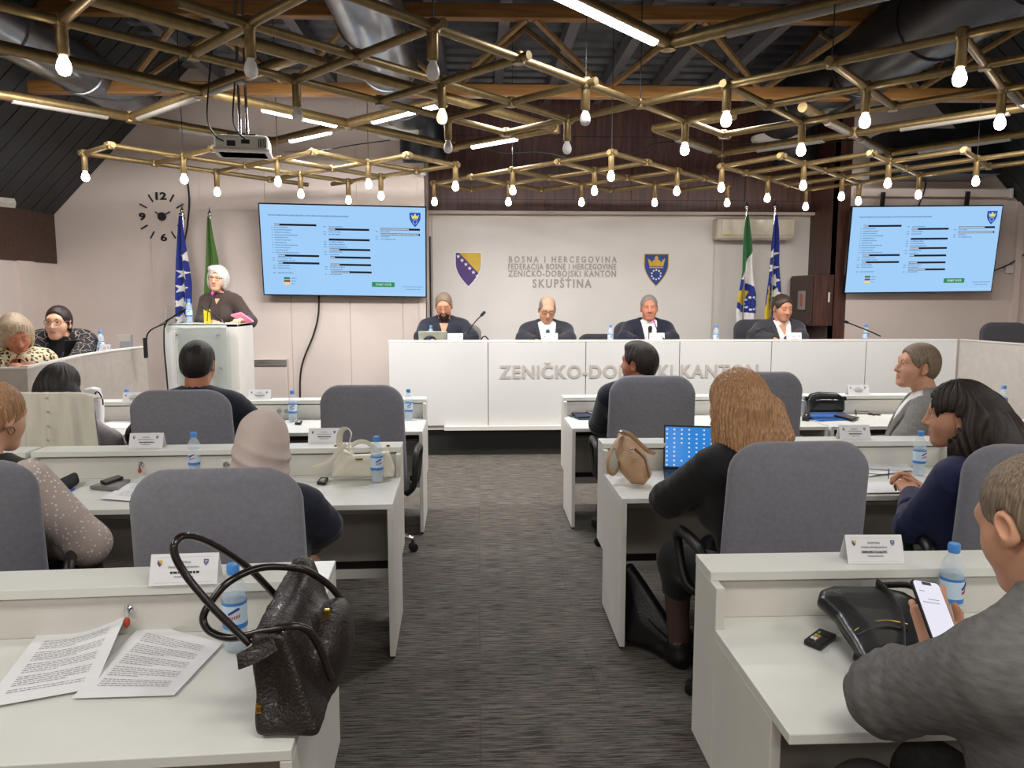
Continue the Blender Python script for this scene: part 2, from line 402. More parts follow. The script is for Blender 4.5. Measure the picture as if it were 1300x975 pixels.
# the wall's white cladding panels, thin joints between them
for a, c, z0, z1 in [(-2.27, -1.56, .02, 2.68), (-1.56, -.92, .02, 2.68), (-.92, -.645, .02, 2.68), (-3.3, -2.54, 2.69, 3.6), (-2.54, -1.45, 2.69, 4.3), (-1.45, -.645, 2.69, 4.3), (-3.9, -2.27, .02, 2.68)]:
    box('panel', M_WALL, a+.003, c-.003, YB-.012, YB+.01, z0, z1-.006, wbl)
wbr = struct(gable(4.45, XR, False, True, YB, YB+.14).build('wall_back_right', M_WALL))
box('pilaster', M_WALL, 6.72, 6.80, YB-.05, YB, 0, 2.85, wbr)
struct(box('wall_return_left', M_WALL, -.66, -.64, YB, YC, 0, ZC))
wrr = struct(box('wall_return_right', M_WOODD, 4.45, 4.6, YB-.004, YC, .3, ZC))
wbc = struct(box('wall_back', M_WALLC, -.64, 4.45, YC, YC+.1, 0, ZC))
box('banner_panel', M_WALLC, -.6, 3.14, YC-.03, YC, .32, 2.72, wbc)
for z0, z1, off in [(2.78, 2.93, 0), (2.93, 3.74, .38), (3.74, ZC, .1)]:
    x = -.64-off
    while x < 4.45:
        a, c = max(x, -.64), min(x+.76, 4.445)
        if c-a > .03: box('wood_panel', M_WOODD, a+.004, c-.004, YC-.025, YC, z0+.004, z1-.004, wbc)
        x += .76
box('wood_backing', M_BLACK, -.64, 4.448, YC-.012, YC, 2.78, ZC, wbc)
struct(box('trim_1', M_WALL, -.66, 4.62, YC-.14, YC, 2.735, 2.775, bevel=.006))
struct(MB().bx(-.72, -.64, YB-.03, YB+.02, .3, 3.05).build('trim_2', M_WALL))
box('door_gap', M_BLACK, -.638, -.62, YC-.06, YC-.02, .32, 2.45, wbc)
wl = struct(box('wall_left', M_WALL, XL-.12, XL, YF, YB, 0, ZB+.02))
box('column', M_WALL, XL, XL+.03, 8.7, 9.0, 0, ZB, wl)
y = YB
while y > YF:
    box('wood_panel', M_WOODS, XL-.1, XL+.02, max(y-1.6, YF)+.004, y-.004, ZB, ZS, wl); y -= 1.6
wr = struct(box('wall_right', M_WALL, XR, XR+.12, YF, YB, 0, ZS))
struct(box('wall_front', M_WALL, XL, XR, YF-.1, YF, 0, ZC))
def slope(name, sgn):
    xb = XL if sgn > 0 else XR
    o = struct(MB().add([(xb-.02*sgn, YF, ZS-.03), (xb-.02*sgn, YB, ZS-.03), (xb+1.75*sgn, YB, ZC+.06), (xb+1.75*sgn, YF, ZC+.06),
                         (xb-.02*sgn, YF, ZS+.1), (xb-.02*sgn, YB, ZS+.1), (xb+1.75*sgn, YB, ZC+.19), (xb+1.75*sgn, YF, ZC+.19)],
                        [(0, 1, 2, 3), (7, 6, 5, 4), (0, 4, 5, 1), (1, 5, 6, 2), (2, 6, 7, 3), (3, 7, 4, 0)]).build(name, M_SLOPE))
    y = YB-.02; k = 1.70/1.75
    while y > 1.0:
        MB().add([(xb+.0*sgn, y-.222, ZS-.045), (xb, y, ZS-.045), (xb+1.74*sgn, y, ZC+.035), (xb+1.74*sgn, y-.222, ZC+.035),
                  (xb+.0*sgn, y-.222, ZS), (xb, y, ZS), (xb+1.74*sgn, y, ZC+.08), (xb+1.74*sgn, y-.222, ZC+.08)],
                 [(0, 1, 2, 3), (7, 6, 5, 4), (0, 4, 5, 1), (1, 5, 6, 2), (2, 6, 7, 3), (3, 7, 4, 0)]).build('board', M_SLOPE, o); y -= .24
slope('ceiling_left', 1); slope('ceiling_right', -1)
# raised platform and its plinth
pf = struct(box('platform', M_CARPET, -2.15, 5.3, 8.1, YC, 0, .31))
box('left_floor', M_CARPET, XL, -3.14, 4.95, YB, 0, .31, pf); box('lectern_floor', M_CARPET, -3.14, -2.15, 7.25, YB, 0, .31, pf)
box('right_floor', M_CARPET, 5.3, XR, 5.6, YB, 0, .31, pf)
box('plinth', M_DARK, -1.0, 5.15, 8.03, 8.1, 0, .275, pf); box('plinth_ledge', M_WHITEE, -.36, 5.15, 7.9, 8.1, .285, .325, pf)
box('plinth_lip', M_WHITEE, -1.0, -.36, 7.99, 8.1, .28, .31, pf)
for i, x in enumerate([-3.0, -2.35, -1.7, -1.05, -.4, .25, .9, 1.55, 2.2, 2.85, 3.5, 4.15, 4.8]):
    tag(box('roof_joist', M_JOIST, x-.05, x+.05, YF, YC, ZC-.2, ZC-.055), 'grey steel joist under the corrugated roof deck', 'joist', 'joists under the roof deck')

# ------------------------------------------------------------------ roof trusses
def truss(Yc, zl, zu, dy, x0, x1, nodes, label):
    t = thing('roof_truss', label, 'truss', (0, Yc, zl), rz=math.radians(-.6))
    box('lower_chord', M_BEAM, x0, x1, -.05, .05, -.055, .055, t, bevel=.008)
    box('upper_chord', M_BEAM, x0, x1, -dy-.05, -dy+.05, zu-zl-.06, zu-zl+.06, t, bevel=.008)
    for i, n in enumerate(nodes):
        for sx in (-.72, .72):
            MB().tube([(n+.04*(1 if sx > 0 else -1), -.02, .05), (n+sx*.95, -dy, zu-zl-.05)], .028, 6).build('strut', M_STRUT, t)
            MB().tube([(n+.07*(1 if sx > 0 else -1), .03, .05), (n+sx*1.0, .5, ZC-.1-zl)], .026, 6).build('strut', M_STRUT, t)
nd = [-4.5+1.44*i-.08 for i in range(8)]
truss(7.28, 3.53, 4.05, .48, -4.0, 5.6, nd[1:7], 'varnished timber roof truss across the hall above the platform edge')
truss(3.4, 3.72, 4.15, .48, -3.6, 5.2, nd[1:6], 'varnished timber roof truss nearest the camera, mostly above the frame')
# ------------------------------------------------------------------ ducts
def duct(x, y0, y1, z, r, label, m, rings=1.1):
    t = thing('air_duct', label, 'duct', (x, y0, z))
    M = Matrix.Rotation(-PI/2, 4, 'X'); L = y1-y0
    MB().lathe([(r, 0), (r, L)], n=32, M=M).build('duct_shell', m, t, smooth=40)
    k = .6
    while k < L:
        MB().lathe([(r+.001, k-.025), (r+.014, k-.018), (r+.014, k+.018), (r+.001, k+.025)], n=32, M=M).build('seam_ring', m, t, smooth=40); k += rings
    return t
duct(-.78, 1.0, 8.9, 3.72, .25, 'silver round air duct running back left of centre over the trusses', M_DUCT)
duct(3.5, 1.0, 9.0, 3.78, .31, 'large dark round air duct over the right-hand desks', M_DUCTD)
duct(-3.45, 3.2, 8.3, 3.62, .2, 'silver round duct beside the black sloping boards on the left', M_DUCT)
def cross_duct():
    t = thing('air_duct', 'dark rectangular duct crossing to the right wall above the right screen', 'duct', (4.75, 9.0, 3.0))
    box('duct_shell', M_DUCTD, 0, 1.2, -.3, .3, .05, .55, t, bevel=.01); box('flange', M_DUCTD, -.02, .02, -.32, .32, .03, .57, t)
cross_duct()
def elbow(x, y, z, label):
    t = thing('air_duct', label, 'duct', (x, y, z))
    MB().tube([(0, 0, .75), (0, 0, .4), (0, .02, .12), (0, .04, 0)], [.26, .27, .27, .24], 24).build('duct_shell', M_DUCTD, t, smooth=50)
elbow(-.62, 9.1, 3.2, 'dark drop duct above the round white ceiling vent on the left')
elbow(3.9, 9.55, 3.25, 'dark drop duct above the round white ceiling vent on the right')
def vent(p, r, label):
    t = thing('ceiling_vent', label, 'vent', p)
    MB().lathe([(r, .06), (r, .035), (r*.93, .0), (r*.9, .012)], n=32).build('rim', M_WHITEE, t, smooth=40)
    for k in range(4):
        q = r*(.2+.19*k); MB().lathe([(q, .02), (q+.035, -.004), (q+.04, .012), (q, .03)], n=28).build('cone_ring', M_WHITEE, t, smooth=40)
vent(PY(505, 173, 8.9), .25, 'round white ceiling vent left of centre above the left screen')
vent(PY(985, 180, 9.4), .29, 'round white ceiling vent above the two flags on the right')

# ------------------------------------------------------------------ suspended tube lattices with bulbs
RT = .024
def raft(label, z, pos, tubes, bulbs, dead=(), dim=(), r=RT, wires=(), drop=.15):
    "tubes: list of node chains; pos(node)->(x,y); bulbs: nodes that carry a lamp"
    c0 = pos(tubes[0][0][0]); t = thing('tube_lattice', label, 'lamp', (c0[0], c0[1], z))
    L = lambda q: Vector((pos(q)[0]-c0[0], pos(q)[1]-c0[1], 0))
    nodes = set()
    for k, (ch, ext) in enumerate(tubes):
        a, b = L(ch[0]), L(ch[-1]); d = (b-a).normalized()
        MB().tube([a-d*ext[0], b+d*ext[1]], r, 10).build('tube', M_BRASS, t, smooth=50)
        nodes.update(ch)
    for q in sorted(nodes):
        p = L(q)
        MB().lathe([(r*1.35, -.03), (r*1.45, -.02), (r*1.45, .02), (r*1.1, .034)], p, 12).build('joint', M_BRASS, t, smooth=50)
    for q in bulbs:
        p = L(q)+Vector((random.uniform(-.004, .004), random.uniform(-.004, .004), 0))
        s = MB().lathe([(.027, -.02), (.027, -drop), (.023, -drop-.006), (.012, -drop-.008)], p, 14).build('lamp_socket', M_BRASS, t, smooth=50)
        m = M_BULBOFF if q in dead else M_BULBHALF if q in dim else M_BULB
        MB().lathe([(.0145, -drop), (.018, -drop-.014), (.028, -drop-.036), (.0328, -drop-.056), (.032, -drop-.072), (.024, -drop-.089), (.008, -drop-.097)], p, 14).build('bulb', m, s, smooth=60)
    for q in wires:
        MB().tube([L(q)+Vector((0, 0, .02)), L(q)+Vector((0, 0, ZC-.1-z))], .0035, 5).build('hanging_wire', M_CABLE, t)
    return t
# near lattice: square mesh set diagonally, two arms that share the chain running to the right of centre
def lattice(o, a, b): return lambda q: (o[0]+a[0]*(q[0]+q[1])/2+b[0]*(q[0]-q[1])/2, o[1]+a[1]*(q[0]+q[1])/2+b[1]*(q[0]-q[1])/2)
run = lambda p, q, e0=.05, e1=.05: ([(p[0]+(1 if q[0] > p[0] else -1)*k, p[1]+(1 if q[1] > p[1] else -1)*k) for k in range(abs(q[0]-p[0])+1)], (e0, e1))
raft('near brass tube lattice with hanging bulbs spread over the front desks', 2.95, lattice((1.09, 5.28), (.433, .475), (.433, -.475)),
     [run((-4, -4), (2, 2), .3, .1), run((-5, -3), (-1, 1), .35, .06), run((-7, -3), (-2, 2), .3, .06),
      run((-7, -3), (-6, -4), .02, .3), run((-6, -2), (-4, -4), .03, .3), run((-5, -1), (-3, -3), .03, .08), run((-4, 0), (-2, -2), .03, .08), run((-3, 1), (-1, -1), .03, .08),
      run((-2, 2), (4, -4), .06, .3), run((1, 1), (5, -3), .04, .3), run((2, 2), (6, -2), .04, .3),
      run((1, -1), (3, 1), .06, .04), run((2, -2), (4, 0), .06, .04), run((3, -3), (5, -1), .06, .04)],
     [(-7, -3), (-5, -3), (-5, -1), (-3, -3), (-3, -1), (-3, 1), (-1, -1), (-1, 1), (1, 1), (1, -1), (3, 1), (3, -1), (3, -3), (5, -1)],
     dead={(-5, -3), (-5, -1), (-3, -3), (-3, 1), (-1, -1), (-1, 1)}, dim={(-3, -1)}, wires=[(-3, -3), (-1, -1), (0, 0), (2, -2)])
# far lattices over the platform edge
raft('far brass tube lattice with bulbs on the left, in front of the left screen', 2.95, lattice((-2.71, 7.40), (.42, .50), (.41, -.38)),
     [run((-1, -1), (3, 3)), run((-2, 0), (1, 3), .05, .5), run((1, -1), (4, 2)), run((3, -1), (5, 1)), run((5, -1), (6, 0)),
      run((-2, 0), (-1, -1)), run((-1, 1), (1, -1)), run((0, 2), (3, -1)), run((1, 3), (5, -1)), run((3, 3), (6, 0), .3, .05)],
     [(-2, 0), (0, 0), (0, 2), (2, 0), (2, 2), (4, 0), (4, 2), (6, 0), (3, 3)], wires=[(0, 0), (2, 0), (4, 0)])
raft('far brass tube lattice with lit bulbs at the centre, before the walnut panels', 2.95, lattice((.78, 7.54), (.42, .48), (.425, -.49)),
     [run((-3, 3), (1, -1)), run((-2, 4), (2, 0)), run((0, 4), (3, 1)), run((2, 4), (4, 2)), run((4, 4), (5, 3)),
      run((-3, 3), (-2, 4)), run((-2, 2), (0, 4)), run((-1, 1), (2, 4)), run((0, 0), (4, 4)), run((1, -1), (5, 3))],
     [(-3, 3), (-1, 3), (-1, 1), (1, 3), (1, 1), (1, -1), (3, 3), (3, 1), (5, 3)], wires=[(1, -1), (-1, 1)])
raft('far brass tube lattice with lit bulbs on the right, in front of the right screen', 2.95, lattice((2.42, 7.72), (.385, .40), (.37, -.57)),
     [run((0, 0), (1, -1)), run((1, 1), (3, -1)), run((2, 2), (5, -1)), run((3, 3), (7, -1)), run((4, 4), (8, 0)),
      run((0, 0), (4, 4)), run((1, -1), (5, 3)), run((3, -1), (6, 2)), run((5, -1), (7, 1))],
     [(0, 0), (2, 0), (2, 2), (4, 2), (4, 0), (4, 4), (5, 3), (6, 2), (6, 0)], wires=[(0, 0), (6, 0)])

# ------------------------------------------------------------------ thicker tubes that carry the linear lamps
ZF = 3.28
def led_frame(label, legs, lamps, joints):
    c0 = legs[0][0]; t = thing('linear_light_frame', label, 'lamp', (c0[0], c0[1], ZF))
    q = lambda p: Vector((p[0]-c0[0], p[1]-c0[1], 0))
    for a, b in legs: MB().tube([q(a), q(b)], .042, 12).build('tube', M_BRASS, t, smooth=50)
    for a in joints: MB().lathe([(.03, -.05), (.05, -.046), (.05, .046), (.03, .05)], q(a), 14).build('joint', M_BRASS, t, smooth=50)
    for a, b, s, e, on in lamps:
        p0 = q(a).lerp(q(b), s)-Vector((0, 0, .034)); p1 = q(a).lerp(q(b), e)-Vector((0, 0, .034))
        MB().tube([p0, p1], .024, 8, flat=1.3).build('lamp_tube', M_LED if on else M_LEDOFF, t, smooth=60)
        if on:
            d = p1-p0; w = (p0+p1)/2+Vector((c0[0], c0[1], ZF-.034))
            area_light('led_light', w-Vector((0, 0, .035)), (d.length*.9, .03), 16*d.length, (.95, .97, 1), (0, 0, math.atan2(d.y, d.x)))
    return t
f = dict(a=(-3.84, 6.55), b=(-3.13, 7.33), c=(-2.16, 8.4), d=(-3.2, 5.22), e=(-2.18, 6.41), g=(-1.22, 7.53), h=(-.25, 8.59), i=(-2.2, 4.36), j=(-1.22, 5.47), k=(-.29, 6.6), l=(.75, 7.61), m=(-4.6, 5.7))
led_frame('thick brass tube frame with linear lamps on the left, above the bulb lattices',
          [(f['m'], f['c']), (f['d'], f['h']), (f['i'], f['l']), (f['b'], f['j']), (f['c'], f['k']), (f['h'], f['l'])],
          [(f['e'], f['g'], .38, .9, True), (f['c'], f['g'], .28, .78, True), (f['g'], f['k'], .3, .72, True), (f['g'], f['k'], .84, .95, True), (f['h'], f['l'], .2, .64, True),
           (f['d'], f['e'], .35, .85, False), (f['a'], f['b'], .1, .8, False), (f['b'], f['c'], .3, .8, False), (f['b'], f['e'], .12, .55, False), (f['b'], f['e'], .55, .95, False), (f['e'], f['j'], .1, .5, False)],
          [f['b'], f['e'], f['c'], f['g'], f['h'], f['l'], f['k']])
g = dict(a=(.05, 3.85), b=(1.22, 5.08), c=(2.4, 3.95))
led_frame('thick brass tube frame with a lit linear lamp nearest the camera', [(g['a'], g['b']), (g['b'], g['c'])],
          [(g['a'], g['b'], .3, .9, True), (g['b'], g['c'], .25, .85, False)], [g['b']])
k = dict(a=(1.71, 7.57), b=(2.75, 8.8), c=(3.72, 7.69), d=(4.9, 6.35), e=(2.78, 6.69), f=(4.65, 8.74), g=(5.6, 7.4), h=(3.74, 5.62), i=(5.3, 7.2), j=(2.3, 7.0))
led_frame('thick brass tube frame with unlit linear lamps over the right-hand desks',
          [(k['a'], k['b']), (k['b'], k['d']), (k['e'], k['f']), (k['f'], k['g']), (k['h'], k['i']), (k['a'], k['j'])],
          [(k['a'], k['b'], .3, .8, False), (k['b'], k['c'], .3, .8, False), (k['c'], k['d'], .25, .75, False), (k['f'], k['g'], .2, .75, False), (k['e'], k['c'], .45, .85, False), (k['c'], k['f'], .2, .75, False), (k['h'], k['i'], .2, .5, False)],
          [k['b'], k['c'], k['f']])
t = thing('wall_light_bars', 'pair of flat white light bars under the black slope at the left edge', 'lamp', (-4.55, 6.9, 2.5))
for n_, (p, q) in enumerate([((-.7, -.5, .06), (.1, .85, .06)), ((-.9, -.1, -.03), (-.15, .25, -.03))]):
    MB().tube([p, q], .045, 4, flat=.5).build('light_bar', M_LEDOFF, t)
t = thing('wall_light_bars', 'small flat white light bar on the walnut panel at the left edge', 'lamp', (-4.8, 6.6, 2.17))
MB().tube([(-.1, -.6, 0), (.02, .35, 0)], .04, 4, flat=.5).build('light_bar', M_LEDOFF, t)

# ------------------------------------------------------------------ projector on its ceiling pole
pj = thing('projector', 'white ceiling projector on twin poles left of centre', 'projector', (-1.75, 6.0, 2.72), rz=math.radians(10))
MB().bx(-.19, .19, -.14, .14, .0, .125).build('body', M_WHITEE, pj, bevel=.025, seg=3)
MB().bx(-.2, .2, -.15, .15, .0, .03).build('base_rim', M_WHITEE, pj, bevel=.012)
MB().lathe([(.05, 0), (.05, .05), (.042, .055), (.04, .01)], n=20, M=Matrix.Translation((.1, .14, .06)) @ Matrix.Rotation(-PI/2, 4, 'X')).build('lens', M_BLACKG, pj, smooth=40)
MB().bx(-.1, .1, -.1, .1, .125, .14).build('mount_plate', M_CHROME, pj)
for x in (-.02, .03): MB().tube([(x, 0, .13), (x, 0, 1.4)], .011, 8).build('pole', M_CHROME, pj, smooth=50)
for k_ in range(5): box('vent_slot', M_BLACK, .12+.012*k_, .126+.012*k_, -.142, -.139, .035, .1, pj)
box('connector_panel', M_BLACK, -.1, -.04, -.142, -.139, .04, .08, pj); box('status_window', M_BLACK, 0, .06, -.142, -.139, .06, .09, pj)
tag(MB().tube(spline([(-1.95, 6.0, 3.5), (-1.98, 5.92, 3.0), (-1.9, 5.83, 2.83), (-1.84, 5.82, 2.79)]), .006, 6).build('projector_cable', M_CABLE), 'black cable hanging down to the left of the projector', 'cable')
tag(MB().tube(spline([(-1.78, 6.03, 3.45), (-1.8, 5.94, 3.0), (-1.74, 5.84, 2.86), (-1.68, 5.82, 2.8)]), .006, 6).build('projector_cable', M_CABLE), 'black cable looping down beside the projector pole', 'cable')
for lab, pts in [('thin black cable slung along the brass lattice from the left vent', [PY(360, 193, 7.6), PY(408, 191, 7.6), PY(450, 184, 8.2), PY(495, 178, 8.7)]),
                 ('thin black cable slung across the walnut panels at the centre', [PY(612, 187, 8.5), PY(640, 194, 8.5), PY(685, 193, 8.2), PY(720, 200, 7.8)]),
                 ('thin black cable slung from the right vent to the brass lattice', [PY(775, 195, 7.4), PY(812, 193, 7.8), PY(850, 180, 8.2), PY(990, 183, 8.9), PY(1090, 178, 9.1)]),
                 ('long thin black cable drooping under the truss on the left', [PY(95, 118, 7.1), PY(130, 126, 7.1), PY(165, 127, 7.1), PY(205, 117, 7.1)])]:
    tag(MB().tube(spline(pts), .006, 5).build('slung_cable', M_CABLE), lab, 'cable')
# ------------------------------------------------------------------ emblems
def shield_outline(n=8):
    R = [(.5, 0), (.5, -.45)]
    for k in range(1, n+1):
        a = k/n; R.append((.5*(1-a**1.7), -.45-.87*a**.95))
    return R+[(-x, y) for x, y in R[-2::-1]]
def star(cx, cy, r, rot=0, k=.42): return [(cx+(r if i % 2 == 0 else r*k)*math.sin(rot+PI*i/5), cy+(r if i % 2 == 0 else r*k)*math.cos(rot+PI*i/5)) for i in range(10)]
def circ(cx, cy, r, n=12): return [(cx+r*math.cos(2*PI*i/n), cy+r*math.sin(2*PI*i/n)) for i in range(n)]
CROWN = [(-.30, -.50), (.30, -.50), (.38, -.17), (.27, -.24), (.20, -.34), (.12, -.22), (.05, -.24), (.09, -.14), (0, -.05), (-.09, -.14), (-.05, -.24), (-.12, -.22), (-.20, -.34), (-.27, -.24), (-.38, -.17)]
def emblem(name, kind, mats, parent, loc, w, rot=(PI/2, 0, 0), th=.01):
    "mats: border, field, yellow, white"
    b = MB(); o = shield_outline()
    b.prism([(x*1.08, (y+.6)*1.06-.6) for x, y in o], -th/w*.5, th/w*.2, 0); b.prism(o, 0, th/w*.4, 1)
    if kind == 'stars':
        b.prism([(-.36, 0), (.5, 0), (.5, -.45), (.44, -.72), (.40, -.80)], th/w*.1, th/w*.55, 2)
        for k in range(6): b.prism(star(-.40+.15*k, -.14-.157*k, .085), th/w*.1, th/w*.7, 3)
    else:
        b.prism(CROWN, 0, th/w*.6, 2); b.bx(-.3, .3, -.58, -.53, 0, th/w*.6, 2)
        for k in range(10): b.prism(circ(.2*math.sin(k*PI/5), -.86+.2*math.cos(k*PI/5), .04, 8), 0, th/w*.6, 3)
    for i in range(len(b.v)): b.v[i] = b.v[i]*w
    ob = b.build(name, mats, parent, loc=loc); ob.rotation_euler = rot; return ob

o = emblem('wall_emblem', 'stars', [M_WHITEP, M_PURP, M_GOLD, M_WHITEP], None, PY(594.5, 321, YC-.035), .33)
tag(o, 'purple and yellow shield emblem with a row of white stars on the white banner', 'emblem')
o = emblem('wall_emblem', 'crown', [M_GOLD, M_BLUEP, M_GOLD, M_WHITEP], None, PY(833.5, 323, YC-.035), .31)
tag(o, 'blue shield emblem with yellow crown and ring of white dots on the white banner', 'emblem')
t = thing('wall_lettering', 'four lines of raised grey lettering on the white banner between the two shields', 'lettering', (.41, YC-.03, 1.8))
for s_, px, py, x1, hh in [('BOSNA I HERCEGOVINA', 646, 333, 783, .080), ('FEDERACIJA BOSNE I HERCEGOVINE', 645, 342, 782, .078), ('ZENIČKO-DOBOJSKI KANTON', 645, 351, 782, .080), ('SKUPŠTINA', 676, 365, 751, .112)]:
    p = PY(px, py, YC-.03); q = PY(x1, py, YC-.03)
    text('text_line', s_, M_LETTER, t, p-Vector((.41, YC-.03, 1.8)), width=q.x-p.x, height=hh, ext=.008, bold=.03, squash=.80 if len(s_) < 25 else .70)

# ------------------------------------------------------------------ the two screens
E_BG = mat('screen_blue', '#0a0a0c', .15, emit='#9fcdf8', estr=SCR, var=0); E_DK = mat('screen_bar', '#0a0a0c', .2, emit='#06071c', estr=SCR); E_GY = mat('screen_text', '#0a0a0c', .2, emit='#6e90b8', estr=SCR)
E_WH = mat('screen_white', '#0a0a0c', .2, emit='#ccd9e8', estr=SCR); E_GN = mat('screen_green', '#0a0a0c', .2, emit='#1f8a4c', estr=SCR); E_RD = mat('screen_red', '#0a0a0c', .2, emit='#b02a3a', estr=SCR)
E_YL = mat('screen_yellow', '#0a0a0c', .2, emit='#e3dd6a', estr=SCR); E_BL = mat('screen_emblem', '#0a0a0c', .2, emit='#1d4fb4', estr=SCR)
def tv(label, loc, w, h, rx, ry, rz):
    t = thing('wall_screen', label, 'screen', loc); t.rotation_euler = (rx, ry, rz)
    MB().bx(-w/2, w/2, 0, .05, -h/2, h/2).build('bezel', M_BLACKG, t, bevel=.006)
    MB().bx(-w*.3, w*.3, .05, .11, -h*.3, h*.3).build('rear_housing', M_BLACK, t)
    w2, h2 = w-.03, h-.03
    box('display', E_BG, -w2/2, w2/2, -.004, .01, -h2/2, h2/2, t)
    X = lambda u: -w2/2+w2*u
    Z = lambda v: h2/2-h2*v
    U = lambda x: (x-58)/772.0
    V = lambda y: (y-42)/436.0
    bars = MB(); rnd = random.Random(3)
    def bar(b, x0, x1, y0, y1, mi=0, d=.006): b.bx(X(U(x0)), X(U(x1)), -d, -.003, Z(V(y1)), Z(V(y0)), mi)
    for x0, x1, y in [(123, 318, 137), (132, 325, 286), (132, 325, 322), (374, 565, 154), (374, 566, 204), (376, 568, 252), (378, 569, 290), (378, 570, 326), (380, 572, 362), (617, 805, 148), (617, 805, 173)]:
        bars = MB(); bar(bars, x0, x1, y-5, y+5); bars.build('heading_bar', E_DK, t)
    tx = MB()
    def scribble(x0, x1, y, hh=6):
        x = x0
        while x < x1-3:
            l = rnd.uniform(3, 7); bar(tx, x, min(x+l, x1), y-hh*rnd.uniform(.3, .5), y+hh*rnd.uniform(.3, .5), 0); x += l+rnd.uniform(1.2, 2.6)
    for k in range(11): scribble(120, 120+rnd.uniform(50, 130), 150+12.2*k); scribble(108, 114, 150+12.2*k)
    for y in (298, 310, 335, 347, 371): scribble(128, 128+rnd.uniform(55, 100), y); scribble(106, 118, y)
    for y in (142, 167, 179, 216, 228, 240, 264, 277, 338, 350, 374): scribble(374, 374+rnd.uniform(40, 90), y); scribble(350, 362, y)
    for y in (160, 185, 197): scribble(618, 618+rnd.uniform(40, 75), y); scribble(594, 606, y)
    scribble(95, 470, 92, 8); scribble(722, 820, 430, 5); scribble(735, 805, 443, 5)
    for y in (397, 411, 424): scribble(190, 190+rnd.uniform(8, 28), y, 5)
    tx.build('list_text', E_GY, t)['kind'] = 'stuff'
    wt = MB()
    for x0, x1, y in [(124, 146, 137), (133, 165, 286), (133, 152, 322), (375, 405, 154), (377, 420, 252), (379, 399, 290), (380, 420, 326), (382, 466, 362), (618, 752, 148), (618, 798, 173)]:
        x = x0
        while x < x1:
            l = rnd.uniform(2.5, 5); wt.bx(X(U(x)), X(U(min(x+l, x1))), -.008, -.003, Z(V(y+3)), Z(V(y-3))); x += l+1.4
    bar(wt, 612, 826, 465.5, 466.5)
    wt.build('heading_text', E_WH, t)['kind'] = 'stuff'
    for m_, y in ((E_GN, 397), (E_RD, 411), (E_YL, 424)):
        b = MB(); bar(b, 154, 183, y-5, y+5); b.build('legend_swatch', m_, t)
    b = MB(); bar(b, 572, 681, 409, 433); bt = b.build('vote_button', E_GN, t)
    text('button_text', 'START VOTE', E_WH, t, (X(U(590)), -.008, Z(V(426))), width=w2*75/772, height=h2*11/436, ext=.002, bold=.01)
    emblem('slide_emblem', 'crown', [E_BL, E_BL, E_YL, E_WH], t, (X(U(782)), -.006, Z(V(68))), w2*48/772, th=.006)
    for x in ((-w*.28, w*.28) if rz < 0 else ()): MB().bx(x-.02, x+.02, .06, .1, h*.2, h/2+.16).build('wall_bracket', M_BLACK, t)
    return t
tvl = tv('wall-mounted flat screen showing a pale blue list slide, left of the banner', PY(437, 319, 9.24), 1.93, 1.07, math.radians(9), math.radians(.9), math.radians(1))
tvr = tv('wall-mounted flat screen showing a pale blue list slide, right of the walnut pillar', PY(1171.5, 317, 9.25), 1.84, 1.05, math.radians(7), math.radians(-.6), math.radians(-1.5))
t = thing('projection_screen_case', 'long white roller-screen case on the wall above the right screen', 'screen case', (5.65, 9.42, 2.93))
MB().bx(-1.0, .90, -.05, .06, -.05, .05).build('case', M_WALL, t, bevel=.012)
for x in (-1.0, .90): MB().bx(x-.02, x+.02, -.06, .07, -.06, .06).build('end_cap', M_WHITEE, t, bevel=.006)
tag(MB().tube(spline([PY(405, 375, 9.44), PY(404, 400, 9.44), PY(398, 425, 9.44), PY(383, 465, 9.44), PY(381, 505, 9.44), PY(384, 540, 9.44)]), .011, 6).build('screen_cable', M_CABLE), 'black cable curving down the wall from the left screen', 'cable')
tag(MB().tube(spline([PY(234, 205, 9.47), PY(240, 250, 9.47), PY(238, 285, 9.47), PY(234, 310, 9.47), PY(232, 350, 9.47)]), .01, 6).build('wall_cable', M_CABLE), 'black cable hanging down the wall past the clock', 'cable')
tag(MB().tube(spline([PY(1188, 198, 9.4), PY(1178, 215, 9.4), PY(1174, 240, 9.35), PY(1166, 262, 9.3)]), .009, 6).build('screen_cable', M_CABLE), 'black cable dropping to the top of the right screen', 'cable')
tag(MB().tube(spline([PY(1262, 344, 9.4), PY(1280, 336, 9.46), PY(1290, 330, 9.46), PY(1302, 322, 9.46)]), .008, 6).build('wall_cable', M_CABLE), 'thin cable beside the lower right corner of the right screen', 'cable')
p = PY(1281, 342, YB-.02); tag(MB().bx(p.x-.05, p.x+.05, p.y-.02, p.y+.018, p.z-.05, p.z+.05).build('wall_socket', M_WHITEE, bevel=.008), 'small white wall socket right of the right screen', 'socket')
p = PY(535, 221, YB-.03); tag(MB().lathe([(.02, 0), (.06, .02), (.06, .07), (.02, .09)], (p.x, p.y-.05, p.z-.04), 14).build('wall_sensor', M_WHITEE, smooth=40), 'small white sensor high on the edge of the left wall', 'sensor')

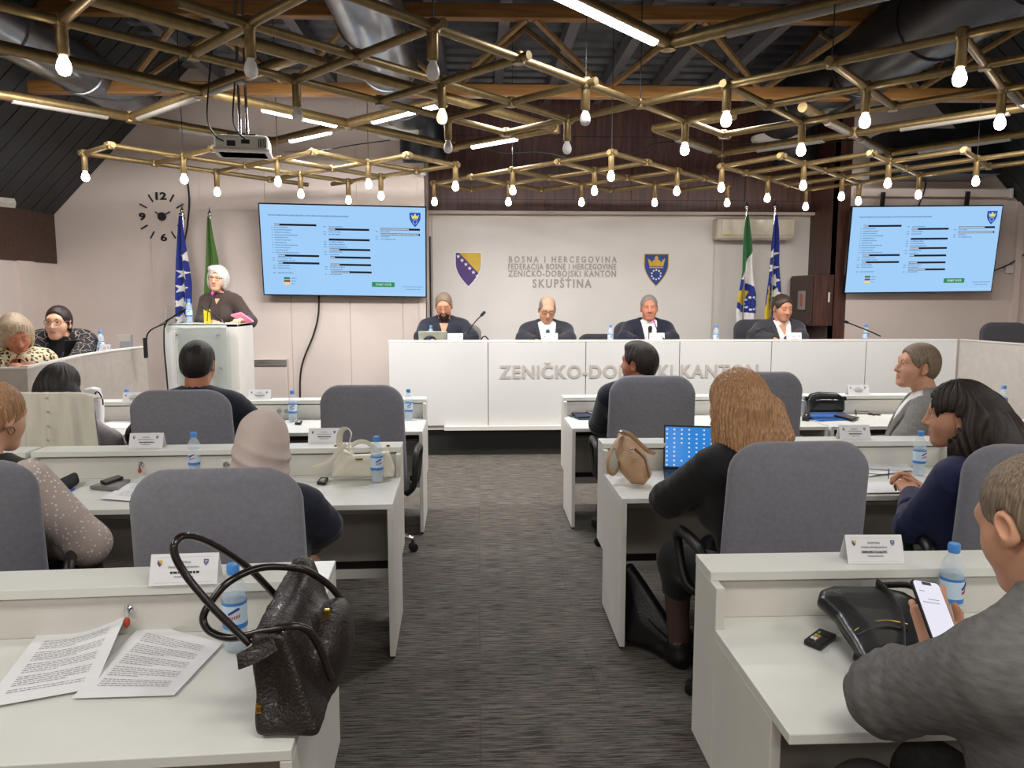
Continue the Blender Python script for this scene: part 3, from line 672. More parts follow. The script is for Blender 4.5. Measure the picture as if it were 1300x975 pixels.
# ------------------------------------------------------------------ clock
pc = PY(206, 275, YB-.012); t = thing('wall_clock', 'large frameless wall clock of separate black numerals on the left white wall', 'clock', pc)
MB().lathe([(.047, 0), (.05, .004), (.05, .02), (.044, .026)], n=24, M=Matrix.Rotation(PI/2, 4, 'X')).build('hub', M_BLACK, t, smooth=40)
for h_ in range(12):
    a = 2*PI*h_/12; r0 = .245
    if h_ % 3:
        M = Matrix.Rotation(a, 4, 'Y'); MB().bx(-.008, .008, -.008, 0, r0-.045, r0+.05, 0, M).build('hour_mark', M_BLACK, t)
for s_, x, z, w in (('12', -.065, .2, .125), ('3', .195, -.04, .07), ('6', -.03, -.285, .075), ('9', -.27, -.04, .075)):
    text('numeral', s_, M_BLACK, t, (x, -.002, z), width=w, height=.085, ext=.006, bold=.03)
for a, l, w in ((62, .12, .006), (-52, .09, .007)):
    MB().bx(-w, w, -.03, -.026, 0, l, 0, Matrix.Rotation(math.radians(a), 4, 'Y')).build('hand', M_BLACK, t)

# ------------------------------------------------------------------ air conditioner, heater, cabinet
p0, p1 = PY(911, 276, 10.05), PY(1009, 304, 10.05)
t = thing('air_conditioner', 'long cream wall-mounted air conditioner behind the right flags', 'air conditioner', ((p0.x+p1.x)/2, 10.3, p1.z))
w_ = (p1.x-p0.x)/2; h_ = p0.z-p1.z
MB().bx(-w_, w_, -.24, -.03, 0, h_).build('casing', mat('cream_plastic', '#cfc6b4', .35), t, bevel=.03, seg=3)
MB().bx(-w_+.06, w_-.01, -.255, -.235, .05, h_-.015).build('front_cover', mat('cream_gloss', '#d8cfbc', .2), t, bevel=.01)
MB().bx(-w_+.05, w_-.05, -.22, -.1, -.006, .01).build('air_outlet', M_GREYP, t); box('badge', M_GOLD, -w_+.08, -w_+.17, -.258, -.254, .055, .068, t)
t = thing('wall_heater', 'white wall heater with a dark slotted grille right of the lectern', 'heater', (-2.52, 9.5, .42))
MB().bx(-.2, .2, -.12, -.005, 0, .5).build('casing', M_WALL, t, bevel=.01); MB().bx(-.2, .2, -.13, -.115, .41, .49).build('grille', wood_mat('grille_grey', '#4f4a47', '#8a847e', False), t)
t = thing('wall_cabinet', 'walnut hose cabinet with a small glass window on the right pillar', 'cabinet', (4.2, 9.52, 1.3))
MB().bx(0, .26, 0, .72, 0, .64).build('body', M_WOODD, t, bevel=.006)
MB().bx(-.02, 0, .02, .70, .02, .62).build('door', M_WOODS, t, bevel=.004); MB().bx(-.026, -.012, .2, .42, .2, .44).build('window_glass', mat('cabinet_glass', '#9a928c', .2), t)
MB().bx(-.028, -.024, .27, .34, .24, .40).build('red_mark', mat('faded_red', '#a8564f', .5), t); MB().bx(-.032, -.02, .19, .43, .18, .2).build('window_frame', M_BLACK, t)
MB().tube([(.19, -.012, .3), (.19, -.012, .42)], .012, 6).build('handle', M_WHITEE, t)

# ------------------------------------------------------------------ flags on poles
def inpoly(x, y, P):
    c = False; j = len(P)-1
    for i in range(len(P)):
        if (P[i][1] > y) != (P[j][1] > y) and x < (P[j][0]-P[i][0])*(y-P[i][1])/(P[j][1]-P[i][1])+P[i][0]: c = not c
        j = i
    return c
M_FLB = mat('flag_blue', '#1d2f86', .75, sheen=.3); M_FLW = mat('flag_white', '#e2dfdc', .75); M_FLY = mat('flag_yellow', '#d6b52e', .75); M_FLG = mat('flag_green', '#2c6a3c', .75, sheen=.3)
M_FLGB = mat('flag_leaf_green', '#466f2a', .75, sheen=.3)
def flag(label, top, Y, zbase, prof, pat, pleats=3, lean=0, nu=40, nv=320):
    "prof: (pixel y, left x, right x) outline of the hanging cloth at depth Y"
    p = PY(top[0], top[1], Y); t = thing('flag_on_pole', label, 'flag', (p.x, Y, zbase))
    H = p.z-zbase
    MB().tube([(lean, 0, 0), (0, 0, H-.08)], .014, 8).build('pole', M_CHROME, t, smooth=50)
    MB().lathe([(.13, 0), (.13, .02), (.03, .04), (.02, .12)], (lean, 0, 0), 20).build('pole_base', M_CHROME, t, smooth=40)
    MB().lathe([(.012, -.12), (.02, -.1), (.012, -.085), (.024, -.06), (.026, -.045), (.012, -.025), (.007, 0), (.004, .04)], (0, 0, H), 12).build('finial', M_CHROME, t, smooth=60)
    pts = [(PY(x0, y, Y), PY(x1, y, Y)) for y, x0, x1 in prof]; zt, zb = pts[0][0].z, pts[-1][0].z
    def edge(z, k):
        for a, b in zip(pts[:-1], pts[1:]):
            if a[0].z >= z >= b[0].z:
                s = (a[0].z-z)/max(1e-6, a[0].z-b[0].z); return a[k].x*(1-s)+b[k].x*s
        return pts[-1][k].x
    def fn(u, v):
        z = zt+(zb-zt)*v; a, b = edge(z, 0), edge(z, 1); q = min(1, v*2.5+.15)
        return Vector((a+(b-a)*u-p.x, -.03-.045*q*math.cos((u-.1)*2*PI*pleats/2)+.02*math.sin(v*9+u*5)*q, z-zbase))
    def mf(u, v):
        z = zt+(zb-zt)*v; a, b = edge(z, 0), edge(z, 1); return pat(a+(b-a)*u, z, u, v)
    MB().sheet(fn, nu, nv, .004, 0, mf).build('flag_cloth', [M_FLB, M_FLW, M_FLY, M_FLG, M_FLGB, mat('flag_outline', '#15182e', .7)], t, smooth=70)
    return t
def stars_at(Y, lst, r):
    P = [star(PY(x, y, Y).x, PY(x, y, Y).z, r, rot) for x, y, rot in lst]
    return lambda X, z: any(inpoly(X, z, q) for q in P)
s1 = stars_at(9.2, [(237, 327, .1), (234, 347, .15), (233, 366, .2), (231, 385, .2), (232, 405, .1)], .075)
flag('tall furled dark blue flag with white stars beside the clock', (231, 262), 9.2, .31, [(274, 228.5, 231.5), (300, 226.5, 235), (330, 225, 239), (360, 225, 243), (400, 226, 244), (470, 228, 243), (500, 229, 240)],
     lambda X, z, u, v: 1 if s1(X, z) else 0)
flag('tall furled green flag behind the woman at the lectern', (266, 266), 9.2, .31, [(275, 264.5, 267.5), (300, 263.5, 271.5), (330, 263, 277), (370, 262, 279), (430, 262, 280), (480, 264, 278)], lambda X, z, u, v: 4)
Yf = 9.75
s2 = stars_at(Yf, [(979, 323, .1), (979, 340, .2), (981.5, 356, .25), (983, 373, .2), (984, 390, .2)], .085)
yl = [(PY(x, y, Yf).x, PY(x, y, Yf).z) for x, y in [(960, 420), (971, 385), (973, 362), (976, 372), (981, 420)]]
flag('furled blue and yellow flag with white stars, nearer the walnut pillar', (984, 257), Yf, .31, [(273, 983, 986), (290, 980.5, 988), (320, 977, 989.5), (345, 974, 990), (370, 971, 991), (395, 969, 991), (430, 969, 991)],
     lambda X, z, u, v: 2 if inpoly(X, z, yl) else 1 if s2(X, z) else 0)
gp = [(PY(x, y, Yf).x, PY(x, y, Yf).z) for x, y in [(940, 260), (960, 260), (956, 314), (948, 330), (939.5, 353), (930, 353)]]
sp = [(PY(x, y, Yf).x, PY(x, y, Yf).z) for x, y in [(938, 354), (943, 356), (955, 364), (959, 373), (959, 398), (950, 397), (940, 396), (933, 390), (935, 372)]]
ck = [(PY(x, y, Yf).x, PY(x, y, Yf).z) for x, y in [(934, 383), (935, 370), (939, 368), (942, 362), (944, 367), (950, 370), (943, 388)]]
cd = [(PY(x, y, Yf).x, PY(x, y, Yf).z) for x, y in [(950.5, 377.5), (954.5, 377.5), (947, 380.5), (945.5, 385.5), (947.3, 390), (950.5, 393), (954, 392.5), (957.5, 380), (957.5, 391)]]
def pat3(X, z, u, v):
    if any((X-a)**2+(z-b)**2 < .014**2 for a, b in cd): return 1
    if inpoly(X, z, ck): return 2
    if inpoly(X, z, sp): return 0
    return 3 if inpoly(X, z, gp) else 1
flag('furled green and white flag with a blue crowned shield, left of the two right flags', (948, 257), Yf, .31, [(273, 946.5, 949.5), (290, 944, 952), (315, 942, 955.5), (345, 940, 957), (375, 935, 959), (398, 933, 959), (430, 936, 957)], pat3)

# ------------------------------------------------------------------ the presiding table
PX0, PX1, PYF, PZT = -.93, 5.10, 7.97, 1.22
t = thing('presiding_table', 'long white glass-fronted presiding table with grey relief letters', 'table', (0, PYF, .31))
xs = [PX0, .1, 1.12, 2.11, 3.09, 4.11, PX1]
for a, b in zip(xs[:-1], xs[1:]): MB().bx(a+.004, b-.004, 0, .02, .015, PZT-.335).build('front_panel', M_PANEL, t, bevel=.003)
MB().bx(PX0+.01, PX1-.01, .02, .04, 0, PZT-.34).build('carcass', M_GREYP, t)
MB().bx(PX0, PX1, 0, .05, PZT-.333, PZT-.31).build('top_rail', M_WHITEM, t, bevel=.003)
MB().bx(PX0+.02, PX1-.02, .05, .72, .79, .82).build('worktop', M_WHITEM, t, bevel=.004)
for x in (PX0+.02, 1.1, 3.1, PX1-.06): MB().bx(x, x+.03, .05, .68, 0, .79).build('leg_panel', M_WHITEE, t)
a = PY(634, 480, PYF-.005); b = PY(962, 480, PYF-.005)
letters('letter', 'ZENIČKO-DOBOJSKI KANTON', M_LETTERW, t, (a.x, -.005, a.z-.31), width=b.x-a.x, height=.135, ext=.0025, bold=.028)
TBL = 1.13
def wing(name, label, pts, depth, z0=.02, m=None):
    t = thing(name, label, 'table', (pts[0][0], pts[0][1], 0)); o = Vector((pts[0][0], pts[0][1], 0))
    P = [Vector((x, y, 0)) for x, y in pts]
    for i, (a, b) in enumerate(zip(P[:-1], P[1:])):
        d = (b-a).normalized(); n = Vector((d.y, -d.x, 0))*depth[1]
        def quad(mb, off0, off1, z0, z1):
            q = [a+n*off0-o, b+n*off0-o, b+n*off1-o, a+n*off1-o]
            mb.add([p+Vector((0, 0, z0)) for p in q]+[p+Vector((0, 0, z1)) for p in q], [(3, 2, 1, 0), (4, 5, 6, 7), (0, 1, 5, 4), (1, 2, 6, 5), (2, 3, 7, 6), (3, 0, 4, 7)]); return mb
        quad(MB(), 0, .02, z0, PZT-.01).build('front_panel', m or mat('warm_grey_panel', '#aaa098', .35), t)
        quad(MB(), -.005, .045, PZT-.012, PZT).build('top_rail', M_WHITEE, t)
        quad(MB(), .03, depth[0], 1.1, 1.13).build('worktop', M_WHITEM, t)
    return t
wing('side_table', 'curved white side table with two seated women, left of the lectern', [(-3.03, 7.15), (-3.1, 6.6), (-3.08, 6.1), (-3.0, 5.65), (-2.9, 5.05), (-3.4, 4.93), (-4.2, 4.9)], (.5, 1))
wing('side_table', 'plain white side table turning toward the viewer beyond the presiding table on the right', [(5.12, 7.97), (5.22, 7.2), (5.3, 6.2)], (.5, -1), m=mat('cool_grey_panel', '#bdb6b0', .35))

# ------------------------------------------------------------------ lectern
t = thing('lectern', 'white lectern with a clear glass front panel and two microphones', 'lectern', (-2.96, 7.42, .31))
LH = 1.10
MB().bx(0, .68, 0, .03, 0, LH).build('front_board', M_WHITEE, t, bevel=.003)
for x in (0, .65): MB().bx(x, x+.03, .03, .48, 0, LH).build('side_board', M_WHITEE, t, bevel=.003)
MB().bx(0, .68, .0, .48, LH-.03, LH).build('top_board', M_WHITEM, t, bevel=.004)
MB().bx(.0, .585, -.045, -.033, .1, LH-.01).build('glass_front', M_PANEL, t, bevel=.002)
MB().bx(.12, .62, -.075, -.065, .50, LH+.0).build('clear_panel', M_GLASS, t)
MB().bx(.02, .54, -.02, -.012, LH, LH+.17).build('glass_screen', M_GLASS, t)
for x, z in ((.14, LH-.1), (.51, LH-.1), (.15, LH-.42), (.52, LH-.42)): MB().lathe([(.013, 0), (.013, .05), (.01, .055)], n=12, M=Matrix.Translation((x, -.03, z)) @ Matrix.Rotation(PI/2, 4, 'X')).build('glass_fixing', M_CHROME, t, smooth=40)
def gooseneck(label, base, pts, tipm=None, foot=True, r=.006, head=.016):
    t = thing('microphone', label, 'microphone', base); B = Vector(base)
    P = spline([Vector(p)-B for p in pts], 6)
    MB().tube(P, r, 8).build('gooseneck', M_BLACK, t, smooth=60)
    d = (P[-1]-P[-2]).normalized()
    lh = .012 if tipm else .05; MB().tube([P[-1]-d*.01, P[-1]+d*.004, P[-1]+d*lh, P[-1]+d*(lh+.01)], [head*.6, head, head, head*.5], 12).build('capsule', tipm or M_BLACK, t, smooth=60)
    if foot: MB().bx(-.05, .05, -.06, .06, 0, .03).build('base', M_BLACK, t, bevel=.008)
    return t
E_PINK = mat('mic_light', '#d0307a', .4, emit='#ff2f8c', estr=1.2)
gooseneck('lit pink-tipped gooseneck microphone on the lectern before the speaking woman', PY(263, 398, 7.5)*1, [PY(263, 408, 7.6), PY(264, 395, 7.6), PY(267, 385, 7.6), PY(269.5, 373, 7.62)], E_PINK, foot=False, r=.004, head=.012)
gooseneck('grey microphone leaning from the left edge of the lectern', PY(212, 410, 7.35), [PY(209, 416, 7.35), PY(212, 408, 7.35), PY(220, 402, 7.35), PY(229, 396, 7.35)], None, foot=False, r=.008)
gooseneck('thin black microphone crossing behind the glass on the lectern', PY(280, 410, 7.62), [PY(286, 411, 7.62), PY(276, 402, 7.62), PY(262, 393, 7.62)], None, foot=False, r=.006, head=.009)
tag(MB().tube(spline([PY(214, 405, 7.33), PY(209, 412, 7.33), PY(208.5, 440, 7.33), PY(211, 470, 7.33), PY(213, 495, 7.33)]), .008, 6).build('microphone_cable', M_CABLE), 'dark cable running down the left edge of the lectern', 'cable')
hook = gooseneck('black microphone bent like a hook on the side table left of the lectern', PY(186, 436, 6.95), [PY(186, 438, 6.95), PY(187, 425, 6.95), PY(193, 418, 6.95), PY(203, 413, 7.0)], None, foot=False, r=.007, head=.011)
p = PY(184.5, 436, 6.9)-hook.location; MB().bx(p.x-.012, p.x+.012, p.y-.02, p.y+.02, 1.13-hook.location.z, p.z+.05).build('base', M_BLACK, hook, bevel=.004)
# things on the lectern
tag(MB().bx(-2.665, -2.605, 7.62, 7.64, 1.411, 1.545, 0).build('yellow_card', mat('yellow_card', '#d8bf2c', .5), bevel=.002), 'yellow folder standing behind the lectern glass', 'folder')
b = MB()
b.add([PY(293, 401, 7.75), PY(306, 398, 7.7), PY(322, 409, 7.66), PY(312, 411, 7.7), PY(293, 399, 7.77), PY(306, 396, 7.72), PY(322, 407, 7.68), PY(312, 409, 7.72)], [(3, 2, 1, 0), (4, 5, 6, 7), (0, 1, 5, 4), (1, 2, 6, 5), (2, 3, 7, 6), (3, 0, 4, 7)])
tag(b.build('pink_papers', mat('pink_paper', '#d87f9c', .6)), 'pink papers held open by the woman at the lectern', 'papers')

# table-top things of the presiding table and wings
gooseneck('black microphone right of the bearded man at the presiding table', (PY(592, 431, 8.2).x, 8.2, TBL), [PY(590, 431, 8.2), PY(595, 420, 8.2), PY(603, 409, 8.2), PY(611, 400.5, 8.2)])
gooseneck('black microphone curled low between the bearded man and the bald man', (PY(614, 431, 8.2).x, 8.2, TBL), [PY(611, 436, 8.2), PY(612, 429, 8.2), PY(616, 427, 8.2), PY(619, 430, 8.2)], r=.007, head=.008)
gooseneck('microphone with a lit red tip before the man in the dark tie', (PY(838, 431, 8.15).x, 8.15, TBL), [PY(837, 431, 8.15), PY(835, 421, 8.15), PY(832, 413, 8.15), PY(830.5, 409, 8.15)], E_PINK, r=.005, head=.010)
gooseneck('thin microphone lying low before the man with the open collar', (PY(938, 431, 8.2).x, 8.2, TBL), [PY(940, 428, 8.2), PY(950, 424, 8.2), PY(958, 421, 8.2), PY(964, 419, 8.2)], r=.005, head=.008)
gooseneck('long black microphone reaching left on the far right of the presiding table', (PY(1118, 427, 8.2).x, 8.2, TBL), [PY(1118, 427, 8.2), PY(1105, 421, 8.2), PY(1090, 415, 8.2), PY(1076, 409.5, 8.2)], r=.007)
# ------------------------------------------------------------------ rows of white desks
def desk(label, x, y, L, sgn, rz=0, set_back=0.0, sockets=(), locks=(), group=None):
    "aisle end at (x,y); runs away from the aisle in direction sgn; user side toward -y"
    t = thing('conference_desk', label, 'desk', (x, y, 0), rz)
    def bb(name, m, a, b, y0, y1, z0, z1, bevel=.0025):
        x0, x1 = (a, b) if sgn > 0 else (-b, -a)
        return MB().bx(x0, x1, y0, y1, z0, z1).build(name, m, t, bevel=bevel)
    for e in (0, L-.025):
        bb('end_panel', M_WHITEE, e, e+.025, set_back, .52, .02, .7149)
        bb('shelf_end', M_WHITEE, e, e+.025, .52, .725, .32, .8599)
        bb('foot', M_BLACK, e+.004, e+.021, set_back+.03, .06+set_back, 0, .02, 0); bb('foot', M_BLACK, e+.004, e+.021, .47, .5, 0, .02, 0)
    MB().prism([(q[0]*sgn, q[1]) for q in ((0, 0), (L, 0), (L, .519), (L-.026, .519), (L-.026, .615), (.026, .615), (.026, .519), (0, .519))][::sgn], .715, .74).build('worktop', M_WHITEM, t, bevel=.0025)
    bb('upper_shelf', M_WHITEM, 0, L, .575, .73, .86, .888)
    bb('shelf_back', M_WHITEE, .025, L-.025, .60, .615, .7401, .85)
    bb('outer_back', M_WHITEE, .025, L-.025, .70, .718, .33, .8599)
    bb('modesty_panel', M_GREYP, .025, L-.025, .45, .468, .32, .57); bb('panel_edge', M_WHITEE, .025, L-.025, .44, .468, .571, .59)
    bb('shade_strip', M_SHADEP, .025, L-.025, .52, .54, .592, .7149, 0); bb('cable_tray', M_BLACK, .025, L-.025, .44, .47, .285, .319, 0)  # brown strip paints in the shade under the worktop
    bb('lower_rail', M_WHITEE, .025, L-.025, .43, .468, .235, .284)
    for sx, n in sockets:
        for k in range(n):
            cx = (sx+.055*k)*sgn
            b = MB().bx(cx-.0275, cx+.0275, .592, .5995, .77, .835)
            s = b.build('socket_plate', M_WHITEM, t, bevel=.003)
            MB().lathe([(.0195, 0), (.0215, .004), (.0185, .0045), (.0175, -.001)], n=20, M=Matrix.Translation((cx, .592, .802)) @ Matrix.Rotation(PI/2, 4, 'X')).build('socket_ring', M_WHITEE, s, smooth=40)
            MB().bx(cx-.012, cx-.008, .5895, .591, .8, .806).bx(cx+.008, cx+.012, .5895, .591, .8, .806).bx(cx-.002, cx+.002, .5895, .591, .785, .79).bx(cx-.002, cx+.002, .5895, .591, .814, .82).build('contacts', M_BLACK, s)
    for lx in locks:
        cx = lx*sgn
        k = MB().lathe([(.011, 0), (.012, .008), (.008, .012)], n=16, M=Matrix.Translation((cx, .6, .815)) @ Matrix.Rotation(PI/2, 4, 'X')).build('lock', M_CHROME, t, smooth=40)
        MB().bx(cx-.004, cx+.004, .578, .582, .795, .82).build('key', M_CHROME, k); MB().lathe([(.004, .02), (.009, .012), (.008, 0), (.003, -.008)], (cx, .578, .778), 10).build('key_tag', mat('red_key_tag', '#b8442f', .4), k, smooth=50)
    return t
XA, XB = .66, -.39
R_ = math.radians
desk('front-row white desk right of the aisle, the grey-suited phone user leaning on it', XA, 1.52, 1.9, 1, 0, .10)
desk('front-row white desk left of the aisle, under the brown handbag', XB, 1.51, 1.75, -1, R_(3.0), 0, sockets=((.985, 1),), locks=(.545,))
desk('second-row white desk right of the aisle, with the beige bag and open laptop', XA, 3.45, 1.9, 1, 0, 0)
desk('second-row white desk left of the aisle, with the white handbag', XB, 3.40, 1.86, -1, R_(1.6), 0, sockets=((.90, 1),), locks=(1.33,))
desk('outer second-row white desk beyond the joint at the left edge', XB-1.88, 3.34, 1.6, -1, R_(1.6), 0)
desk('third-row white desk right of the aisle, facing the presiding table', XA, 5.35, 1.85, 1, 0, 0)
desk('outer third-row white desk on the right, before the man in the grey jacket', XA+1.87, 5.35, 1.62, 1, 0, 0)
desk('third-row white desk left of the aisle, before the empty grey chair', XB, 5.28, 1.85, -1, R_(1), 0, sockets=((1.06, 2),))
desk('outer third-row white desk before the black-haired woman on the left', XB-1.87, 5.24, .62, -1, R_(1), 0)

# ------------------------------------------------------------------ office chairs
def make_chair(m_back, label, w=.52, arms=True, name='office_chair', rib=False):
    t = thing(name, label, 'chair')
    H = .64; prof = []                                                    # rounded outline of the back, then a curved front and rear skin
    def outline(k):
        hw = (w/2)
        pts = []
        for cx, cz, r, a0 in ((hw*.90-.105, -.105, .105, 0), (-hw*.90+.105, -.105, .105, 90), (-hw*.94+.08, -H+.08, .08, 180), (hw*.94-.08, -H+.08, .08, 270)):
            for q in range(7):
                a = R_(a0+15*q); pts.append(((cx+r*math.cos(a))*k, (cz+r*math.sin(a)+H/2)*k-H/2))
        return pts
    def bend(x, z): v = -z/H; bul = 1+.13*math.sin(PI*min(1, v*.9+.05)); return x*bul, -.25+.62*x*x-.13*v*(1-v)+.06*v
    mb = MB(); rings = []
    for k, dy in ((.30, -.030), (.62, -.030), (.86, -.029), (.955, -.025), (.99, -.014), (1.0, 0), (.99, .014), (.955, .025), (.86, .029), (.62, .030), (.30, .030)):
        r_ = []
        for x, z in outline(k): x2, y2 = bend(x, z); r_.append((x2, y2+dy, 1.12+z))
        rings.append(r_)
    n_ = len(rings[0]); vs = [p for r_ in rings for p in r_]; fs = []
    for i in range(len(rings)-1):
        for q in range(n_): fs.append((i*n_+q, (i+1)*n_+q, (i+1)*n_+(q+1) % n_, i*n_+(q+1) % n_))
    fs += [tuple(range(n_)), tuple((len(rings)-1)*n_+q for q in range(n_))[::-1]]
    mb.add(vs, fs).build('backrest', m_back, t, smooth=75)
    if rib:
        MB().tube([(-.2, -.215, .86), (0, -.245, .86), (.2, -.215, .86)], .006, 6).build('back_seam', M_BLACK, t)
    MB().tube(spline([(0, -.22, .66), (0, -.27, .52), (0, -.2, .42), (0, -.05, .405)]), .03, 8, flat=.35).build('back_bracket', M_BLACK, t, smooth=50)
    def st(u, v):
        a = (u*2-1); b = (v*2-1); k = 1-.12*(a*b)**2
        return Vector((a*.255*k, .0+b*.245*k, .475-.03*b*b-.012*a*a+(-.02 if b > .8 else 0)))
    MB().sheet(st, 12, 12, .075).build('seat', M_LEATH, t, smooth=60, sub=1)
    if arms:
        for s in (-1, 1):
            MB().tube(spline([(s*.25, -.16, .44), (s*.30, -.17, .5), (s*.31, -.15, .66), (s*.31, -.05, .69), (s*.31, .14, .68), (s*.305, .19, .62), (s*.29, .12, .47), (s*.24, .08, .43)], 5), .019, 8, flat=1.3).build('armrest', M_BLACK, t, smooth=60)
    MB().lathe([(.026, .12), (.026, .27), (.018, .275), (.018, .4), (.06, .41), (.06, .43)], n=14).build('gas_column', M_BLACK, t, smooth=40)
    for k in range(5):
        a = 2*PI*k/5+.3; c, s = math.cos(a), math.sin(a)
        l = MB().tube([(c*.02, s*.02, .135), (c*.15, s*.15, .13), (c*.27, s*.27, .085)], [.03, .024, .016], 8).build('base_leg', M_CHROME, t, smooth=60)
        b = MB()
        for o_ in (-.016, .016):
            M = Matrix.Translation((c*.275-s*o_, s*.275+c*o_, .029)) @ Matrix.Rotation(a, 4, 'Z') @ Matrix.Rotation(PI/2, 4, 'X')
            b.lathe([(.02, -.011), (.029, -.008), (.029, .008), (.02, .011)], n=14, M=M)
        b.tube([(c*.27, s*.27, .09), (c*.275, s*.275, .035)], .008, 6); b.build('caster', M_BLACK, l, smooth=40)
    return t
proto = make_chair(M_GREYF, 'x')
GC = 'grey office chairs'
CH = [('large grey office chair behind the right front desk, beside the blonde woman in black', 1.175, 2.97, 2, 1.06, 1.02),
      ('grey office chair turned sideways behind the woman in navy', 2.09, 2.84, -16, 1.06, 1.02),
      ('large grey office chair in front of the woman in the pale headscarf', -.85, 2.66, 4, 1.06, 1.01),
      ('grey office chair at the left edge behind the woman in the black vest', -1.86, 2.80, 22, 1.05, 1.0),
      ('grey office chair of the man with dark hair facing the lectern', -1.71, 4.66, 2, 1.12, 1.02),
      ('empty grey office chair at the left end of the third row', -.70, 4.86, -1, 1.0, 1.02),
      ('grey office chair of the man in the dark suit at the third row right', 1.08, 4.90, -2, 1.06, 1.06),
      ('grey office chair beyond the blonde woman, partly hidden by her hair', 1.80, 5.0, 0, 1.02, 1.07),
      ('office chair hung with a cream garment, under the black-haired woman', -2.44, 4.67, -3, 1.06, 1.0),
      ('grey office chair under the man in the grey jacket in the third row', 2.80, 4.62, 42, 1.0, .88),
      ('office chair of the phone user at the front-right desk, mostly out of frame', 1.75, 1.05, 12, 1.0, .88)]
armless = make_chair(M_GREYF, 'x', arms=False)
for i, (lab, x, y, a, kx, kz) in enumerate(CH):
    o = proto if i == 0 else armless if i == 2 else dup(proto, (x, y, 0), R_(a), lab)
    o.location = (x, y, 0); o.rotation_euler = (0, 0, R_(a)); o['label'] = lab; o['group'] = GC; o.scale = (kx, 1, kz)
dark = make_chair(M_GREYD, 'dark grey office chair between the two women at the left side table', .54, True, rib=True)
dark.location = (-3.86, 6.3, .31); dark.rotation_euler = (0, 0, R_(-120)); dark.scale = (1, 1, .93); dark['group'] = 'dark chairs on the platform'
def turned(x, y, a, lab, kz=.95, z=.31, kx=1):
    o = dup(dark, (x, y, z), R_(a), lab); o.scale = (kx, 1, kz); return o
turned(.78, 8.75, 180, 'dark office chair of the bald man in glasses', .86)
p = PY(765, 420, 8.75); turned(p.x, 8.85, 180, 'empty dark office chair between the bald man and the man in the dark tie', .82, kx=.92)
p = PY(812, 420, 8.8); turned(p.x, 8.8, 180, 'dark office chair of the man in the dark tie', .95)
p = PY(970, 420, 8.85); turned(p.x, 8.9, 183, 'black office chair of the man with the open collar', .97)
p = PY(1296, 420, 8.0); turned(5.66, 7.85, 176, 'dark office chair behind the right side table at the edge of the frame', .965)
turned(-3.75, 5.3, -100, 'dark office chair of the woman in the leopard-print top', .8)
tan = make_chair(mat('taupe_fabric', '#8a8078', .9), 'taupe office chair of the bearded man at the presiding table', .54)
tan.location = (PY(580, 420, 8.75).x, 8.7, .31); tan.rotation_euler = (0, 0, R_(176)); tan.scale = (1, 1, .93)
# ------------------------------------------------------------------ figures: smooth-blended distance fields turned into meshes
def nrm(v): v = np.asarray(v, float); return v/max(1e-9, np.linalg.norm(v))
def ell(c, r):
    c = np.array(c, float); r = np.array(r, float)
    def f(P):
        q = P-c; k0 = np.sqrt((q/r*q/r).sum(1)); k1 = np.sqrt(((q/(r*r))**2).sum(1)); return k0*(k0-1)/np.maximum(k1, 1e-6)
    return f
def cap(a, b, ra, rb=None):
    a = np.array(a, float); b = np.array(b, float); rb = ra if rb is None else rb; ab = b-a; L = max(1e-9, ab@ab)
    def f(P):
        t = np.clip((P-a)@ab/L, 0, 1); return np.sqrt(((P-a-t[:, None]*ab)**2).sum(1))-(ra+(rb-ra)*t)
    return f
def rbox(c, s, r, R=None):
    c = np.array(c, float); s = np.array(s, float)-r
    def f(P):
        q = P-c
        if R is not None: q = q@R
        q = np.abs(q)-s; return np.sqrt((np.maximum(q, 0)**2).sum(1))+np.minimum(q.max(1), 0)-r
    return f
def half(n, d): n = nrm(n); return lambda P: P@n-d           # inside where P.n < d
def local(f, c, R, k=1.0): c = np.array(c, float); return lambda P: f(((P-c)@R)/k)*k
def smin(a, b, k):
    if k <= 0: return np.minimum(a, b)
    h = np.maximum(k-np.abs(a-b), 0)/k; return np.minimum(a, b)-h*h*k*.25
def U(*fs, k=.02):
    def f(P):
        d = fs[0](P)
        for g in fs[1:]: d = smin(d, g(P), k)
        return d
    return f
def I(*fs, k=0.0):
    def f(P):
        d = fs[0](P)
        for g in fs[1:]: d = -smin(-d, -g(P), k)
        return d
    return f
def D(f, g, k=.006): return lambda P: -smin(-f(P), g(P), k)
def inflate(f, e): return lambda P: f(P)-e
_nz = np.random.RandomState(5); NZ = [(nrm(_nz.randn(3)), _nz.uniform(.6, 1.6), _nz.uniform(0, 6)) for _ in range(9)]
def noise(P, f):
    d = 0
    for i, (n, q, ph) in enumerate(NZ): d = d+np.sin((P@n)*f*q+ph+1.7*np.sin((P@NZ[(i+3) % 9][0])*f*.55+ph*2))
    return d/9
def wrinkle(f, amp, fr): return lambda P: f(P)+amp*noise(P, fr)
def grooved(f, c, R, amp, n): 
    c = np.array(c, float)
    def g(P):
        q = (P-c)@R; a = np.arctan2(q[:, 0], -q[:, 1]); return f(P)+amp*np.sin(n*a+6*q[:, 2]+3*np.sin(q[:, 2]*22+a*3))
    return g
